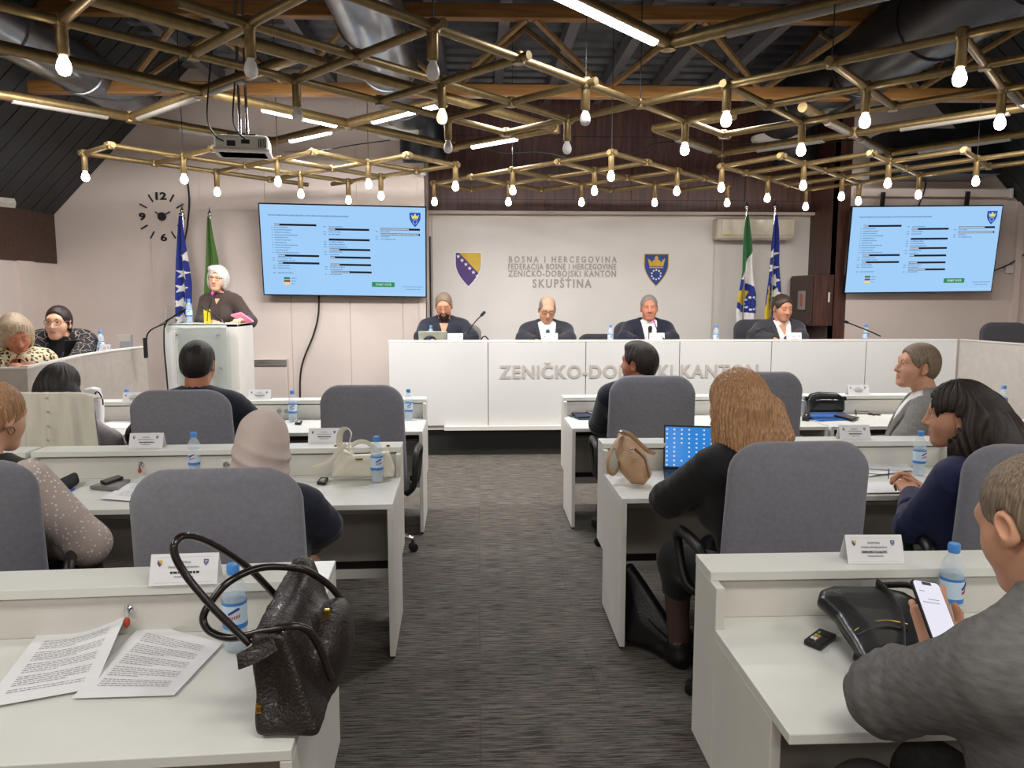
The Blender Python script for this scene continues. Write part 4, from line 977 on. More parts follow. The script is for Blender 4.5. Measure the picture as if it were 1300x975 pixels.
def surfnet(f, lo, hi, h):
    lo = np.array(lo, float); hi = np.array(hi, float); B = 6
    nb = np.maximum(1, np.ceil((hi-lo)/h/B).astype(int)); n = nb*B+1
    ctr = np.stack(np.meshgrid(*[lo[i]+(np.arange(nb[i])+.5)*B*h for i in range(3)], indexing='ij'), -1).reshape(-1, 3)
    dc = f(ctr); D_ = np.repeat(np.repeat(np.repeat(np.where(dc > 0, 9., -9.).reshape(nb), B, 0), B, 1), B, 2)
    D_ = np.pad(D_, ((0, 1), (0, 1), (0, 1)), mode='edge')
    act = (np.abs(dc) < B*h*1.35).reshape(nb); m = np.zeros(n, bool)
    ai = np.argwhere(act)
    for d in range(B+1):
        for e in range(B+1):
            for g in range(B+1): m[ai[:, 0]*B+d, ai[:, 1]*B+e, ai[:, 2]*B+g] = True
    ix = np.argwhere(m); D_[m] = f(lo+ix*h)
    ins = D_ < 0; c = [(a, b, e) for a in (0, 1) for b in (0, 1) for e in (0, 1)]; s = np.zeros(n-1, int)
    sl = lambda a: tuple(slice(q, q+k-1) for q, k in zip(a, n))
    for a in c: s += ins[sl(a)]
    cells = np.argwhere((s > 0) & (s < 8)); idx = -np.ones(n-1, int); idx[tuple(cells.T)] = np.arange(len(cells))
    acc = np.zeros((len(cells), 3)); cnt = np.zeros(len(cells))
    for ax in range(3):
        for a in c:
            if a[ax]: continue
            b = list(a); b[ax] = 1
            v0 = D_[tuple((cells+a).T)]; v1 = D_[tuple((cells+b).T)]; q = (v0 < 0) != (v1 < 0)
            t = np.where(q, v0/np.where(q, v0-v1, 1), 0); p = np.tile(np.array(a, float), (len(cells), 1)); p[:, ax] = t
            acc[q] += p[q]; cnt[q] += 1
    V = lo+h*(cells+acc/np.maximum(cnt, 1)[:, None]); F = []
    for ax in range(3):
        u, w = (ax+1) % 3, (ax+2) % 3; e = [0, 0, 0]; e[ax] = 1
        A = ins[tuple(slice(0, k-1) if i == ax else slice(1, k-1) for i, k in enumerate(n))]
        Bm = ins[tuple(slice(1, k) if i == ax else slice(1, k-1) for i, k in enumerate(n))]
        g = np.argwhere(A != Bm); o = np.array([0 if i == ax else 1 for i in range(3)]); g = g+o
        flip = ins[tuple(g.T)]; du = np.zeros(3, int); du[u] = 1; dw = np.zeros(3, int); dw[w] = 1
        q = np.stack([idx[tuple((g-du-dw).T)], idx[tuple((g-dw).T)], idx[tuple(g.T)], idx[tuple((g-du).T)]], 1)
        q[~flip] = q[~flip][:, ::-1]; F.append(q)
    F = np.concatenate(F) if F else np.zeros((0, 4), int); F = F[(F >= 0).all(1)]
    return V, F
def npmesh(name, parts, mats, parent, smooth=True):
    "parts: (V, F, material index or per-face array)"
    Vs, Fs, Ms, o = [], [], [], 0
    for V, F, mi in parts:
        Vs.append(V); Fs.append(F+o); o += len(V); Ms.append(np.full(len(F), mi, int) if np.isscalar(mi) else mi)
    V = np.concatenate(Vs); F = np.concatenate(Fs); Mx = np.concatenate(Ms)
    me = bpy.data.meshes.new(name); me.vertices.add(len(V)); me.vertices.foreach_set('co', V.astype(np.float32).ravel())
    me.loops.add(F.size); me.loops.foreach_set('vertex_index', F.ravel().astype(np.int32)); me.polygons.add(len(F))
    me.polygons.foreach_set('loop_start', np.arange(0, F.size, 4, dtype=np.int32))
    me.polygons.foreach_set('material_index', Mx.astype(np.int32)); me.polygons.foreach_set('use_smooth', np.ones(len(F), bool))
    for m in (mats if isinstance(mats, (list, tuple)) else [mats]): me.materials.append(m)
    me.update(calc_edges=True); me.validate()
    ob = bpy.data.objects.new(name, me); COL.objects.link(ob)
    if parent: ob.parent = parent
    return ob
def part(name, f, lo, hi, h, m, parent): V, F = surfnet(f, lo, hi, h); return npmesh(name, [(V, F, 0)], m, parent) if len(F) else None
def euler(yaw, pitch, roll): return np.array(Matrix.Rotation(R_(yaw), 3, 'Z') @ Matrix.Rotation(R_(pitch), 3, 'X') @ Matrix.Rotation(R_(roll), 3, 'Y'))

def head_field(fem=False, closed=False, jaw=1.0):
    fs = [ell((0, -.014, .036), (.076, .096, .087)), ell((0, .028, -.03), (.060, .068, .082)), ell((0, .050, -.078), (.040*jaw, .036, .034)), cap((-.012, .073, -.099), (.012, .073, -.099), .017),
          ell((.036, .050, -.028), (.030, .034, .034)), ell((-.036, .050, -.028), (.030, .034, .034)), cap((-.034, .078, .034), (.034, .078, .034), .013)]
    f = U(*fs, k=.035)
    for s in (-1, 1): f = D(f, ell((s*.031, .102, .012), (.019, .014, .012)), .018)
    f = U(f, cap((0, .090, .022), (0, .113, -.026), .0085, .0125), k=.014)
    f = U(f, ell((.014, .098, -.030), (.009, .011, .008)), ell((-.014, .098, -.030), (.009, .011, .008)), k=.009)
    f = U(f, ell((0, .092, -.0565), (.022, .012, .0065)), ell((0, .092, -.0685), (.019, .012, .0075)), k=.008)
    f = D(f, ell((0, .108, -.0625), (.022, .010, .0018)), .003)
    for s in (-1, 1):
        if not closed: f = U(f, ell((s*.031, .0825, .0195), (.0155, .0120, .0065)), ell((s*.031, .0815, .0045), (.0145, .0115, .0055)), k=.005)
    if closed:
        for s in (-1, 1): f = U(f, ell((s*.031, .084, .012), (.0155, .0125, .0115)), k=.006)
    Rm = {}
    for s in (-1, 1):
        R = np.array(Matrix.Rotation(R_(-s*25), 3, 'Z') @ Matrix.Rotation(R_(-12), 3, 'X'))
        e = D(local(ell((0, 0, 0), (.010, .020, .032)), (s*.080, -.010, -.004), R), local(ell((0, 0, 0), (.008, .012, .021)), (s*.089, -.006, -.002), R), .004)
        f = U(f, e, local(ell((0, 0, 0), (.007, .011, .010)), (s*.078, -.002, -.031), R), k=.008)
    return f
HAIR = {}
def hairfield(style):
    cr_ = lambda t: U(ell((0, -.014, .036), (.076+t, .096+t, .087+t)), ell((0, -.045, -.005), (.066+t, .06+t, .07+t)), k=.03)
    face = ell((0, .092, -.040), (.078, .075, .118))
    line = lambda z0, m: (lambda P: (z0+(P[:, 1]+.09)*m)-P[:, 2])          # keeps what is above a line rising to the front
    earcut = U(ell((.085, -.004, -.006), (.03, .024, .036)), ell((-.085, -.004, -.006), (.03, .024, .036)), k=.001)
    if style == 'short': return D(D(I(cr_(.013), line(-.088, .60), k=.03), face, .02), earcut)
    if style == 'crop': return D(D(I(cr_(.0075), line(-.078, .64), k=.016), ell((0, .092, -.028), (.078, .073, .118)), .012), earcut)
    if style == 'full': return D(D(U(I(cr_(.014), line(-.085, .60), k=.04), ell((0, .03, .105), (.06, .06, .032)), k=.03), face, .02), earcut)
    if style == 'balding': return D(D(D(I(cr_(.005), line(-.065, .62)), ell((0, .092, -.02), (.082, .08, .13))), ell((0, .03, .135), (.066, .12, .085)), .02), earcut)
    if style == 'receding': return D(D(D(I(cr_(.007), line(-.07, .62)), ell((0, .092, -.028), (.08, .075, .13))), U(ell((.045, .08, .085), (.026, .06, .04)), ell((-.045, .08, .085), (.026, .06, .04)), k=.001), .01), earcut)
    if style == 'bob': return D(U(I(U(cr_(.018), ell((.075, -.01, -.03), (.03, .055, .085)), ell((-.075, -.01, -.03), (.03, .055, .085)), ell((0, -.06, -.03), (.085, .05, .085)), k=.04), lambda P: -.112-P[:, 2]), ell((.02, .045, .10), (.065, .052, .035)), k=.03), U(ell((-.006, .11, -.045), (.063, .08, .112)), half((0, -1, 0), -.062), k=.001) if False else ell((-.008, .112, -.045), (.064, .085, .115)))
    if style == 'tied': return D(U(I(cr_(.010), line(-.08, .5)), ell((0, -.115, .01), (.04, .035, .04)), k=.03), ell((0, .092, -.035), (.078, .074, .120)))
    if style == 'long': return D(U(cr_(.02), ell((0, -.055, -.06), (.105, .075, .13)), ell((0, -.075, -.17), (.115, .055, .11)), ell((.085, -.01, -.10), (.032, .05, .12)), ell((-.085, -.01, -.10), (.032, .05, .12)), k=.05), ell((0, .112, -.055), (.066, .09, .13)))
    if style == 'wavy': return D(U(cr_(.02), ell((0, -.06, -.05), (.115, .085, .12)), ell((.0, -.085, -.16), (.135, .07, .10)), ell((.095, -.02, -.11), (.045, .06, .10)), ell((-.095, -.02, -.11), (.045, .06, .10)), k=.05), ell((0, .116, -.055), (.070, .09, .15)))
    if style == 'updo': return D(U(I(cr_(.014), line(-.075, .45)), ell((0, -.11, -.03), (.05, .04, .045)), k=.03), face)
def hand_field(side, curl=(20, 30, 20), spread=4, thumb=(.75, .6, -.25)):
    s = -1 if side > 0 else 1                                             # thumb side
    fs = [rbox((0, .046, 0), (.039, .050, .0135), .013), cap((-s*.0, -.03, 0), (0, .02, 0), .026, .024)]
    f = U(*fs, k=.02); 
    for i, (x, L) in enumerate([(.030, .070), (.0105, .079), (-.0095, .073), (-.0285, .057)]):
        p = np.array((s*x, .090-(.006 if i == 3 else 0), 0)); a = 0; yaw = R_(spread*(1.5-i))*s; r = .0088-(.0012 if i == 3 else 0)
        g = None
        for j, l in enumerate((.45, .31, .24)):
            a += R_(curl[j]+i*2.0); d = np.array((math.sin(yaw)*math.cos(a), math.cos(yaw)*math.cos(a), -math.sin(a))); q = p+d*L*l*1.12
            c_ = cap(p, q, r, r*.92); g = c_ if g is None else U(g, c_, k=.003); p = q; r *= .92
        f = U(f, g, k=.006)
    p = np.array((s*.026, .016, -.004)); d = nrm((s*thumb[0], thumb[1], thumb[2])); q = p+d*.042; f = U(f, cap(p, q, .0145, .0105), k=.015)
    d2 = nrm(d+np.array((-s*.35, .45, -.05))); q2 = q+d2*.032; d3 = nrm(d2+np.array((-s*.2, .25, -.1)))
    return U(f, U(cap(q, q2, .0105, .0092), cap(q2, q2+d3*.024, .0092, .0075), k=.004), k=.006)

class Person:
    def __init__(s, label, H, rz, sc=1.0, lean=8, head=(0, 0, 0), fem=False, skin='a', bulk=1.0, hoff=(0, .03), floor=0, hh=.005, hc=.009, stand=False, jaw=1.0, closed=False, turn=0, shrug=0, legs=True, nk=.175, knee=.43, ank=.40):
        s.__dict__.update(sc=sc, fem=fem, skin=skin, hh=hh, hc=hc, bulk=bulk)
        Rl = np.array(Matrix.Rotation(R_(turn), 3, 'Z') @ Matrix.Rotation(R_(-lean), 3, 'X')); s.Rl = Rl
        b = bulk*(.92 if fem else 1.0)
        nb = Rl@np.array((0, -.01, .50)); hc_ = nb+np.array((0, hoff[1]+.02, nk))+np.array((hoff[0], 0, 0))
        # lift the seat so that the head reaches its measured height
        c, n = math.cos(R_(rz)), math.sin(R_(rz)); seat = (H.z-floor)/sc-hc_[2]
        x, y = hc_[0]*sc, hc_[1]*sc
        s.root = thing('person', label, 'person', (H.x-(c*x-n*y), H.y-(n*x+c*y), floor), R_(rz)); s.root.scale = (sc, sc, sc)
        s.Minv = (Matrix.Translation(s.root.location) @ Matrix.Rotation(R_(rz), 4, 'Z') @ Matrix.Diagonal((sc, sc, sc, 1))).inverted()
        P = np.array((0, 0, seat)); s.P = P; s.N = P+nb; s.Hc = P+hc_; s.RH = euler(*head)
        T = lambda v: P+Rl@np.array(v, float)
        s.T = T; w = .175*b
        s.sh = {k: T((k*w, -.005, .445+shrug)) for k in (-1, 1)}
        s.torso = [local(ell((0, 0, .0), (.165*b, .125*b, .12)), P, Rl), local(ell((0, .012, .16), (.148*b, .118*b, .17)), P, Rl), local(ell((0, .004, .33), (.165*b, .118*b, .17)), P, Rl),
                   cap(T((-.12*b, -.01, .445+shrug)), T((.12*b, -.01, .445+shrug)), .066), cap(T((0, -.02, .50)), T((.12*b, -.012, .455+shrug)), .05, .045), cap(T((0, -.02, .50)), T((-.12*b, -.012, .455+shrug)), .05, .045)]
        if fem: s.torso += [local(ell((k*.075, .105, .30), (.066, .052, .064)), P, Rl) for k in (-1, 1)]
        s.neck = cap(s.N+np.array((0, -.012, -.03)), s.Hc+s.RH@np.array((0, -.025, -.06)), .051 if fem else .062, .048 if fem else .062)
        s.head = local(head_field(fem, closed, jaw), s.Hc, s.RH); s.closed = closed
        s.legs = []; s.feet = []
        if legs:
            for k in (-1, 1):
                hip = P+np.array((k*.085, .02, .0)); kn = np.array((k*.10, knee, max(.44, seat-.02))) if not stand else np.array((k*.09, .02, .48)); an = np.array((k*.10, ank, .09)) if not stand else np.array((k*.09, .0, .09))
                s.legs += [cap(hip, kn, .088, .058), cap(kn, an, .056, .038)]; s.feet.append(U(cap(an+np.array((0, -.02, -.045)), an+np.array((k*.02, .17, -.055)), .036, .03), cap(an, an-np.array((0, 0, .04)), .04), k=.02))
        s.arm = {}; s.hand = {}
    def loc(s, w): return np.array(s.Minv @ Vector(w)) if isinstance(w, Vector) else np.array(w, float)
    def arms(s, L=None, R=None):
        "each: (elbow, wrist[, dorsal normal, curl, hand direction, thumb]); Vectors are world points, tuples local ones"
        for k, a in ((-1, L), (1, R)):
            sh = s.sh[k]
            if a is None: a = (tuple(sh+np.array((k*.07, .06, -.27))), tuple(sh+np.array((k*-.02, .30, -.27))))
            e, w = s.loc(a[0]), s.loc(a[1]); s.arm[k] = (sh, e, w)
            n = nrm(a[2]) if len(a) > 2 and a[2] is not None else np.array((0, 0, 1.0))
            y = nrm(s.loc(a[4])-s.loc(a[1])) if len(a) > 4 and a[4] is not None else nrm(w-e)
            x = nrm(np.cross(y, n)); z = np.cross(x, y); s.hand[k] = (hand_field(k, a[3] if len(a) > 3 and a[3] else (22, 30, 20), thumb=a[5] if len(a) > 5 else (.75, .6, -.25)), w, np.stack([x, y, z], 1))
        return s
    def sleeve(s, k, e=.016, cut=.03, r=(.056, .046, .033), only=None):
        sh, el, w = s.arm[k]; w2 = w-nrm(w-el)*cut
        f = U(cap(sh, el, r[0]+e, r[1]+e), cap(el, w2, r[1]+e, r[2]+e), k=.03)
        return I(f, half(nrm(w-el), nrm(w-el)@w2+.012) if np.linalg.norm(w-el) > .1 and cut < .2 else (lambda P: np.full(len(P), -1.0)), k=.004) if cut < .2 else cap(sh, sh+(el-sh)*.62, r[0]+e, r[1]+e+.008)
    def bounds(s, pts, m): a = np.array(pts); return a.min(0)-m, a.max(0)+m
    def build_body(s, hands=(-1, 1), hhand=.003):
        parts = []
        body = U(U(*s.torso, k=.05), s.neck, s.head, k=.025)
        full = U(U(*s.torso, *s.legs, k=.04), s.neck, s.head, *[cap(s.arm[k][0], s.arm[k][1], .048, .04) for k in s.arm], *[cap(s.arm[k][1], s.arm[k][2], .04, .026) for k in s.arm], *s.feet, k=.022)
        lo, hi = s.bounds([s.Hc, s.N], .15); lo[2] = s.N[2]-.12
        V, F = surfnet(full, lo, hi, s.hh); ctr = V[F].mean(1); q = (ctr-s.Hc)@s.RH
        lip = (np.abs(q[:, 0]) < .0245-.9*np.abs(q[:, 2]+.0625)) & (np.abs(q[:, 2]+.0625) < .0125) & (q[:, 1] > .07)
        parts.append((V, F, lip.astype(int)))
        allp = [s.P+np.array((0, 0, -.1)), s.N]+[p for k in s.arm for p in s.arm[k]]; l2, h2 = s.bounds(allp, .14); h2[2] = max(lo[2]+.015, l2[2]+.1)
        l2[2] = min(l2[2], 0.0) if s.legs else l2[2]; h2[1] = max(h2[1], .75) if s.legs else h2[1]
        hi2 = h2.copy(); 
        V2, F2 = surfnet(full, l2, hi2, .014); parts.append((V2, F2, 0))
        for k in hands:
            f, w, R = s.hand[k]; g = local(f, w, R); c = w+R@np.array((0, .06, 0)); V, F = surfnet(g, c-.15, c+.15, hhand); parts.append((V, F, 0))
        s.body = npmesh('body', parts, [M_SKIN[s.skin], M_LIP[s.skin]], s.root)
        if not s.closed:
            for k in (-1, 1):
                c = Vector(s.Hc+s.RH@np.array((k*.031, .0805, .012))); Rm = Matrix([list(r) for r in s.RH]).to_4x4()
                MB().lathe([(.0002, .0118), (.004, .0112), (.0058, .0103), (.0095, .007), (.0118, 0), (.0095, -.007), (.0002, -.0118)], n=14, M=Matrix.Translation(c) @ Rm @ Matrix.Rotation(-PI/2, 4, 'X'), mis=[1, 1, 0, 0, 0, 0]).build('eye', [M_EYE, M_IRIS], s.root, smooth=80)
        return s
    def hpt(s, p): return s.Hc+s.RH@np.array(p)
    def brows(s, m, r=.0035):
        for k in (-1, 1): MB().tube([s.hpt((k*.013, .094, .030)), s.hpt((k*.028, .094, .036)), s.hpt((k*.048, .081, .031))], [r, r*1.1, r*.5], 6, flat=.6).build('eyebrow', m, s.root, smooth=60)
        return s
    def hair(s, style, m, amp=.0015, n=34, h=None, extra=None, cut=()):
        f = local(hairfield(style), s.Hc, s.RH)
        if extra: f = U(f, *extra, k=.04)
        for c in cut: f = D(f, c, .012)
        if amp: f = grooved(f, s.Hc, s.RH, amp, n)
        lo, hi = s.bounds([s.Hc], .19); lo[2] -= .18
        if extra: lo -= .05; hi += .05; lo[2] -= .12
        part('hair', f, lo, hi, h or s.hh, m, s.root); return s
    def glasses(s, m, w=.026, hgt=.019, z=.010):
        b = MB()
        for k in (-1, 1):
            b.tube([s.hpt((k*.031+w*math.copysign(abs(math.cos(a))**.7, math.cos(a)), .106-.004*abs(math.cos(a)), z+hgt*math.copysign(abs(math.sin(a))**.7, math.sin(a)))) for a in [2*PI*i/18 for i in range(18)]], .0022, 6, closed=True)
            b.tube([s.hpt((k*(.031+w), .102, z+.004)), s.hpt((k*.076, .06, z+.008)), s.hpt((k*.083, -.005, z+.006))], .002, 6)
        b.tube([s.hpt((-.006, .107, z+.004)), s.hpt((0, .110, z+.007)), s.hpt((.006, .107, z+.004))], .002, 6)
        b.build('glasses', m, s.root, smooth=60); return s
    def folds(s, k, amp, P):
        sh, el, w = s.arm[k]; d = 0
        for a, b, c, q, f_ in ((sh, el, el, .085, 150), (el, w, el, .085, 170), (sh, el, sh, .07, 120)):
            ax = nrm(b-a); t = (P-c)@ax; d = d+np.sin(f_*t+2.6*noise(P, 9)+k)*np.exp(-((P-c)**2).sum(1)/(q*q))
        return amp*d*.55
    def top(s, name, m, e=.018, fold=.005, sleeves=(-1, 1), vz=None, vslope=.5, neckr=.068, wr=.003, fr=38, cut=.03, hem=-.12, sl=None, lapel=None, split=None):
        "the upper garment; vz: height of the point of a front opening in the torso frame; returns its field"
        tor = inflate(U(*s.torso, k=.06), e)
        f = tor
        slv = [s.sleeve(k, e if sl is None else sl, cut) for k in sleeves]
        if slv and split is None: f = U(f, *slv, k=.035)
        g0 = wrinkle(f, wr, fr); f = (lambda P: g0(P)+sum(s.folds(k, fold, P) for k in sleeves)) if sleeves else g0
        nk = cap(s.N+np.array((0, -.012, -.02)), s.N+np.array((0, .03, .25)), neckr); f = D(f, nk, .008)
        V_ = None
        if vz is not None:
            def V_(P, grow=0):
                q = (P-s.P)@s.Rl; a = math.atan(vslope); return np.maximum((np.abs(q[:, 0])-(q[:, 2]-vz)*vslope)*math.cos(a)-grow, .02-q[:, 1])
            f = D(f, lambda P: V_(P), .004)
        f = I(f, lambda P: hem-((P-s.P)@s.Rl)[:, 2], k=.01)
        pts = [s.P+np.array((0, 0, hem)), s.N+np.array((0, 0, .03))]+[p for k in s.arm for p in s.arm[k]]; lo, hi = s.bounds(pts, .17)
        part(name, f, lo, hi, s.hc, m, s.root)
        if split is not None:
            for k, g in zip(sleeves, slv): part('sleeve', wrinkle(g, wr*1.3, fr), *s.bounds(list(s.arm[k]), .12), s.hc, split, s.root)
        if lapel is not None:
            ring = I(inflate(f if False else wrinkle(inflate(U(*s.torso, k=.06), e+.008), wr, fr), 0), lambda P: V_(P, .05), k=.003); ring = D(ring, lambda P: V_(P, .002), .002)
            ring = D(ring, nk, .006); ring = I(ring, lambda P: .03-((P-s.P)@s.Rl)[:, 1]); ring = D(ring, inflate(U(*s.torso, k=.06), e-.006), .001)
            ring = I(ring, lambda P: ((P-s.P)@s.Rl)[:, 2]-.50); ring = I(ring, lambda P: vz-.01-((P-s.P)@s.Rl)[:, 2])
            part('lapel', ring, lo, hi, s.hc*.75, lapel, s.root)
        s.V_ = V_; return s
    def shirt(s, m, e=.008, neckr=.060, gap=.5, collar=True, vz=None):
        f = D(inflate(U(*s.torso, k=.06), e), cap(s.N+np.array((0, -.012, -.02)), s.N+np.array((0, .03, .25)), neckr), .006)
        if vz is not None:
            def V2(P):
                q = (P-s.P)@s.Rl; return np.maximum(np.abs(q[:, 0])-(q[:, 2]-vz)*.45, .02-q[:, 1])
            f = D(f, V2, .004)
        lo, hi = s.bounds([s.P, s.N+np.array((0, 0, .03))], .2); part('shirt', f, lo, hi, s.hc, m, s.root)
        if collar: s.collar(m, gap=gap)
        return s
    def collar(s, m, r=.066, hgt=.042, gap=.5, up=.012, flare=.018, front=-.035, name='collar'):
        ax = nrm(s.Hc+s.RH@np.array((0, -.02, -.06))-s.N)
        def fn(u, v):
            a = -PI/2+gap+(2*PI-2*gap)*u; q = (1+math.cos(a-PI/2+PI))/2                 # 0 at the back, 1 at the front
            rr = r+flare*(1-v); z = up-hgt*.5+hgt*v+front*q
            p = s.N+np.array((math.cos(a-PI)*rr*1.0, math.sin(a-PI)*-rr*.95-.008+.012*q, 0)); p = p+ax*z; return Vector(p)
        MB().sheet(fn, 28, 4, .006).build(name, m, s.root, smooth=60); return s
    def tie(s, m, e=.013, w=.018):
        f = I(inflate(U(*s.torso, k=.06), e), lambda P: np.abs(((P-s.P)@s.Rl)[:, 0])-(w+.05*np.clip(.47-((P-s.P)@s.Rl)[:, 2], 0, .3)*.35), lambda P: .04-((P-s.P)@s.Rl)[:, 1], lambda P: ((P-s.P)@s.Rl)[:, 2]-.472)
        kn = local(ell((0, .088+.022*s.bulk, .468), (.021, .020, .024)), s.P, s.Rl); lo, hi = s.bounds([s.P, s.N], .2); part('tie', U(f, kn, k=.008), lo, hi, .006, m, s.root); return s
    def trousers(s, m, shoe=None, e=.014, name='trousers', hem=.12):
        if not s.legs: return s
        f = inflate(U(s.torso[0], *s.legs, k=.05), e); f = I(f, lambda P: hem-P[:, 2]); f = I(f, lambda P: P[:, 2]-s.P[2]-.10)
        part(name, wrinkle(f, .003, 30), (-.32, -.25, 0), (.32, .62, s.P[2]+.16), .012, m, s.root)
        if name == 'skirt': return s
        part('shoe', inflate(s.feet[0], .008), (-.3, .2, -.01), (0, .75, .18), .009, shoe or M_LEATH, s.root); part('shoe', inflate(s.feet[1], .008), (0, .2, -.01), (.3, .75, .18), .009, shoe or M_LEATH, s.root)
        return s
# ------------------------------------------------------------------ cloth and hair colours
def suit(name, col, var=.12, scale=90, **k): return mat(name, col, .85, var=var, scale=scale, bump=.2, bscale=600, sheen=.2, **k)
C_NAVY = suit('navy_suit', '#181b2c'); C_NAVY2 = suit('navy_jacket', '#1c2148'); C_BLK = suit('black_jacket', '#121214'); C_CHAR = suit('charcoal_suit', '#2f2f38'); C_CHAR2 = suit('charcoal_jacket', '#33323a')
C_GREY = suit('grey_jacket', '#7b7874', var=.18); C_GREYM = mat('grey_marl_jacket', '#666463', .9, var=.22, scale=70, stretch=(.5, .5, 1.6), bump=.25, bscale=500)
C_BROWN = suit('dark_brown_shirt', '#3d302c'); C_DENIM = suit('dark_navy_shirt', '#1f222e'); C_WHITE = mat('white_shirt', '#e4e2e0', .8, var=.02); C_TIE = suit('dark_tie', '#2a2328')
C_TIE2 = pattern_mat('striped_tie', '#2b3a4c', 'spots', scale=30, stops=[(0, '#2c3848'), (.35, '#6f8ba6')])
C_SHEER = pattern_mat('dotted_sheer', '#c4b4ac', 'spots', scale=62, rough=.75, warp=0, stops=[(0, '#e6dfda'), (.26, '#baaaa2')])
C_HIJAB = mat('pale_headscarf', '#cdbcb4', .85, var=.05, scale=8, bump=.1, bscale=300)
C_LEO = pattern_mat('leopard_print', '#cdbd98', 'spots', scale=42, warp=.03, stops=[(0, '#1d1813'), (.33, '#7d6844'), (.43, '#d6c8a6')])
C_FLORAL = pattern_mat('floral_print', '#17161c', 'net', scale=17, warp=.05, stops=[(0, '#8f857c'), (.028, '#17161c'), (.3, '#17161c'), (.40, '#7d5348')])
C_BLOUSE = mat('grey_blouse', '#b6aeac', .8, var=.04)
H_BLK = hair_mat('black_hair', '#120f0e', '#28221f', .5); H_DK = hair_mat('dark_brown_hair', '#191210', '#35271f', .48); H_BL = hair_mat('blonde_hair', '#8a6240', '#d2a276', .42); H_BLP = hair_mat('pale_blonde_hair', '#8a735c', '#d6c0a2', .38)
H_SIL = hair_mat('silver_hair', '#9c948e', '#dcd6d0', .38); H_GRY = hair_mat('grey_brown_hair', '#5c4c3e', '#97846f', .55); H_GRY2 = hair_mat('grey_hair', '#5a544e', '#9a928a', .5); H_BRW = hair_mat('brown_hair', '#2b201a', '#4a382d', .4)

# ------------------------------------------------------------------ audience, right of the aisle
p = Person('man seen from behind in a dark navy suit in the third row right, looking left', PY(811, 462, 5.0), 10, 1.09, 18, (38, 2, -3), skin='c', hoff=(-.0, .02), hc=.009, nk=.135, bulk=1.14)
p.arms(L=(PY(762, 538, 5.22), PY(774, 546, 5.50)), R=None).build_body(hands=()).hair('full', H_DK, .001, 24).shirt(C_WHITE).top('jacket', C_NAVY, .022, vz=.2).trousers(C_NAVY)
p.collar(C_NAVY, r=.078, hgt=.05, up=-.012, gap=.7, name='jacket_collar')
p = Person('man in a grey jacket in profile facing left, third row on the right', PY(1164, 465, 4.62), 62, 1.10, -6, (24, 4, -3), skin='b', hoff=(0, .04), hc=.009, bulk=1.08)
p.arms(L=(PY(1150, 560, 4.35), PY(1130, 590, 4.5)), R=None).build_body(hands=()).hair('short', H_GRY, .001, 30).brows(H_GRY).shirt(C_WHITE).top('jacket', C_GREY, .024, vz=.18, lapel=C_GREY).trousers(C_GREY)
p.collar(C_GREY, r=.08, hgt=.05, up=-.014, gap=.8, name='jacket_collar')
p = Person('woman with long straight blonde hair in a black jacket, second row right', PY(934, 514, 3.14), 20, 1.09, 20, (12, -6, 4), fem=True, skin='d', hh=.0045, hc=.007)
Hx = lambda q: p.hpt(q)
p.arms(L=(PY(848, 634, 3.16), PY(905, 628, 3.45)), R=None).build_body(hands=())
p.hair('long', H_BL, .0034, 58, extra=[cap(Hx((.05, -.09, -.12)), PY(0, 0, 1) and p.N+np.array((.13, -.13, -.17)), .06, .03), cap(Hx((-.03, -.09, -.12)), p.N+np.array((.0, -.14, -.17)), .06, .035), cap(Hx((.08, -.04, -.1)), p.N+np.array((.20, -.09, -.11)), .045, .02)]+[cap(Hx((-.06+.022*i, -.10, -.02)), p.loc(PY(x, y, 3.0)), .036, .012) for i, (x, y) in enumerate([(932, 556), (943, 562), (955, 563), (966, 562), (977, 561), (988, 560), (997, 558), (1004, 555)])])
p.top('jacket', C_BLK, .020, vz=.2, wr=.004, hem=-.14).trousers(C_BLK, name='skirt', hem=.30).trousers(mat('dark_tights', '#4a342c', .6), e=.004, name='tights', hem=.06)
p = Person('woman with wavy dark brown hair in a navy jacket, hands clasped, second row right', PY(1216, 528, 2.98), 36, 1.04, 10, (22, -4, -3), fem=True, skin='b', hh=.0042, hc=.007)
p.arms(L=(PY(1158, 668, 2.98), PY(1158, 628, 3.32), (-.2, .1, 1), (35, 40, 25), PY(1142, 602, 3.45)), R=(PY(1230, 660, 3.2), PY(1170, 622, 3.42), (.4, .1, 1), (40, 45, 30), PY(1143, 598, 3.47)))
p.build_body(hhand=.0026).hair('wavy', H_DK, .004, 26, extra=[cap(p.hpt((.05, -.09, -.0)), p.N+np.array((.10, -.17, .03)), .085, .06), cap(p.hpt((-.04, -.10, -.02)), p.N+np.array((-.03, -.18, .0)), .08, .06), cap(p.hpt((.09, -.02, -.08)), p.N+np.array((.16, -.06, .02)), .05, .04)], cut=[local(ell((-.085, .035, -.03), (.05, .05, .062)), p.Hc, p.RH)]).brows(H_BLK).top('jacket', C_NAVY2, .018, vz=.3, wr=.004).trousers(C_NAVY2)
MB().tube([p.arm[-1][2]+p.hand[-1][2]@np.array((.032*math.cos(a), -.01, .026*math.sin(a))) for a in [2*PI*i/16 for i in range(16)]], .006, 6, closed=True).build('bracelet', M_BLACK, p.root, smooth=60)
MB().lathe([(.001, .004), (.005, 0), (.001, -.004)], Vector(p.hpt((-.087, .0, -.03))), 8).build('earring', M_CHROME, p.root)
phone_man = p = Person('grey-haired man in a grey marl jacket leaning on the front-right desk with a phone', PY(1318, 666, 1.40), 22, 1.06, 16, (-10, -24, 2), skin='b', hh=.0034, hc=.0055, bulk=1.12, hoff=(0, .035), nk=.165)
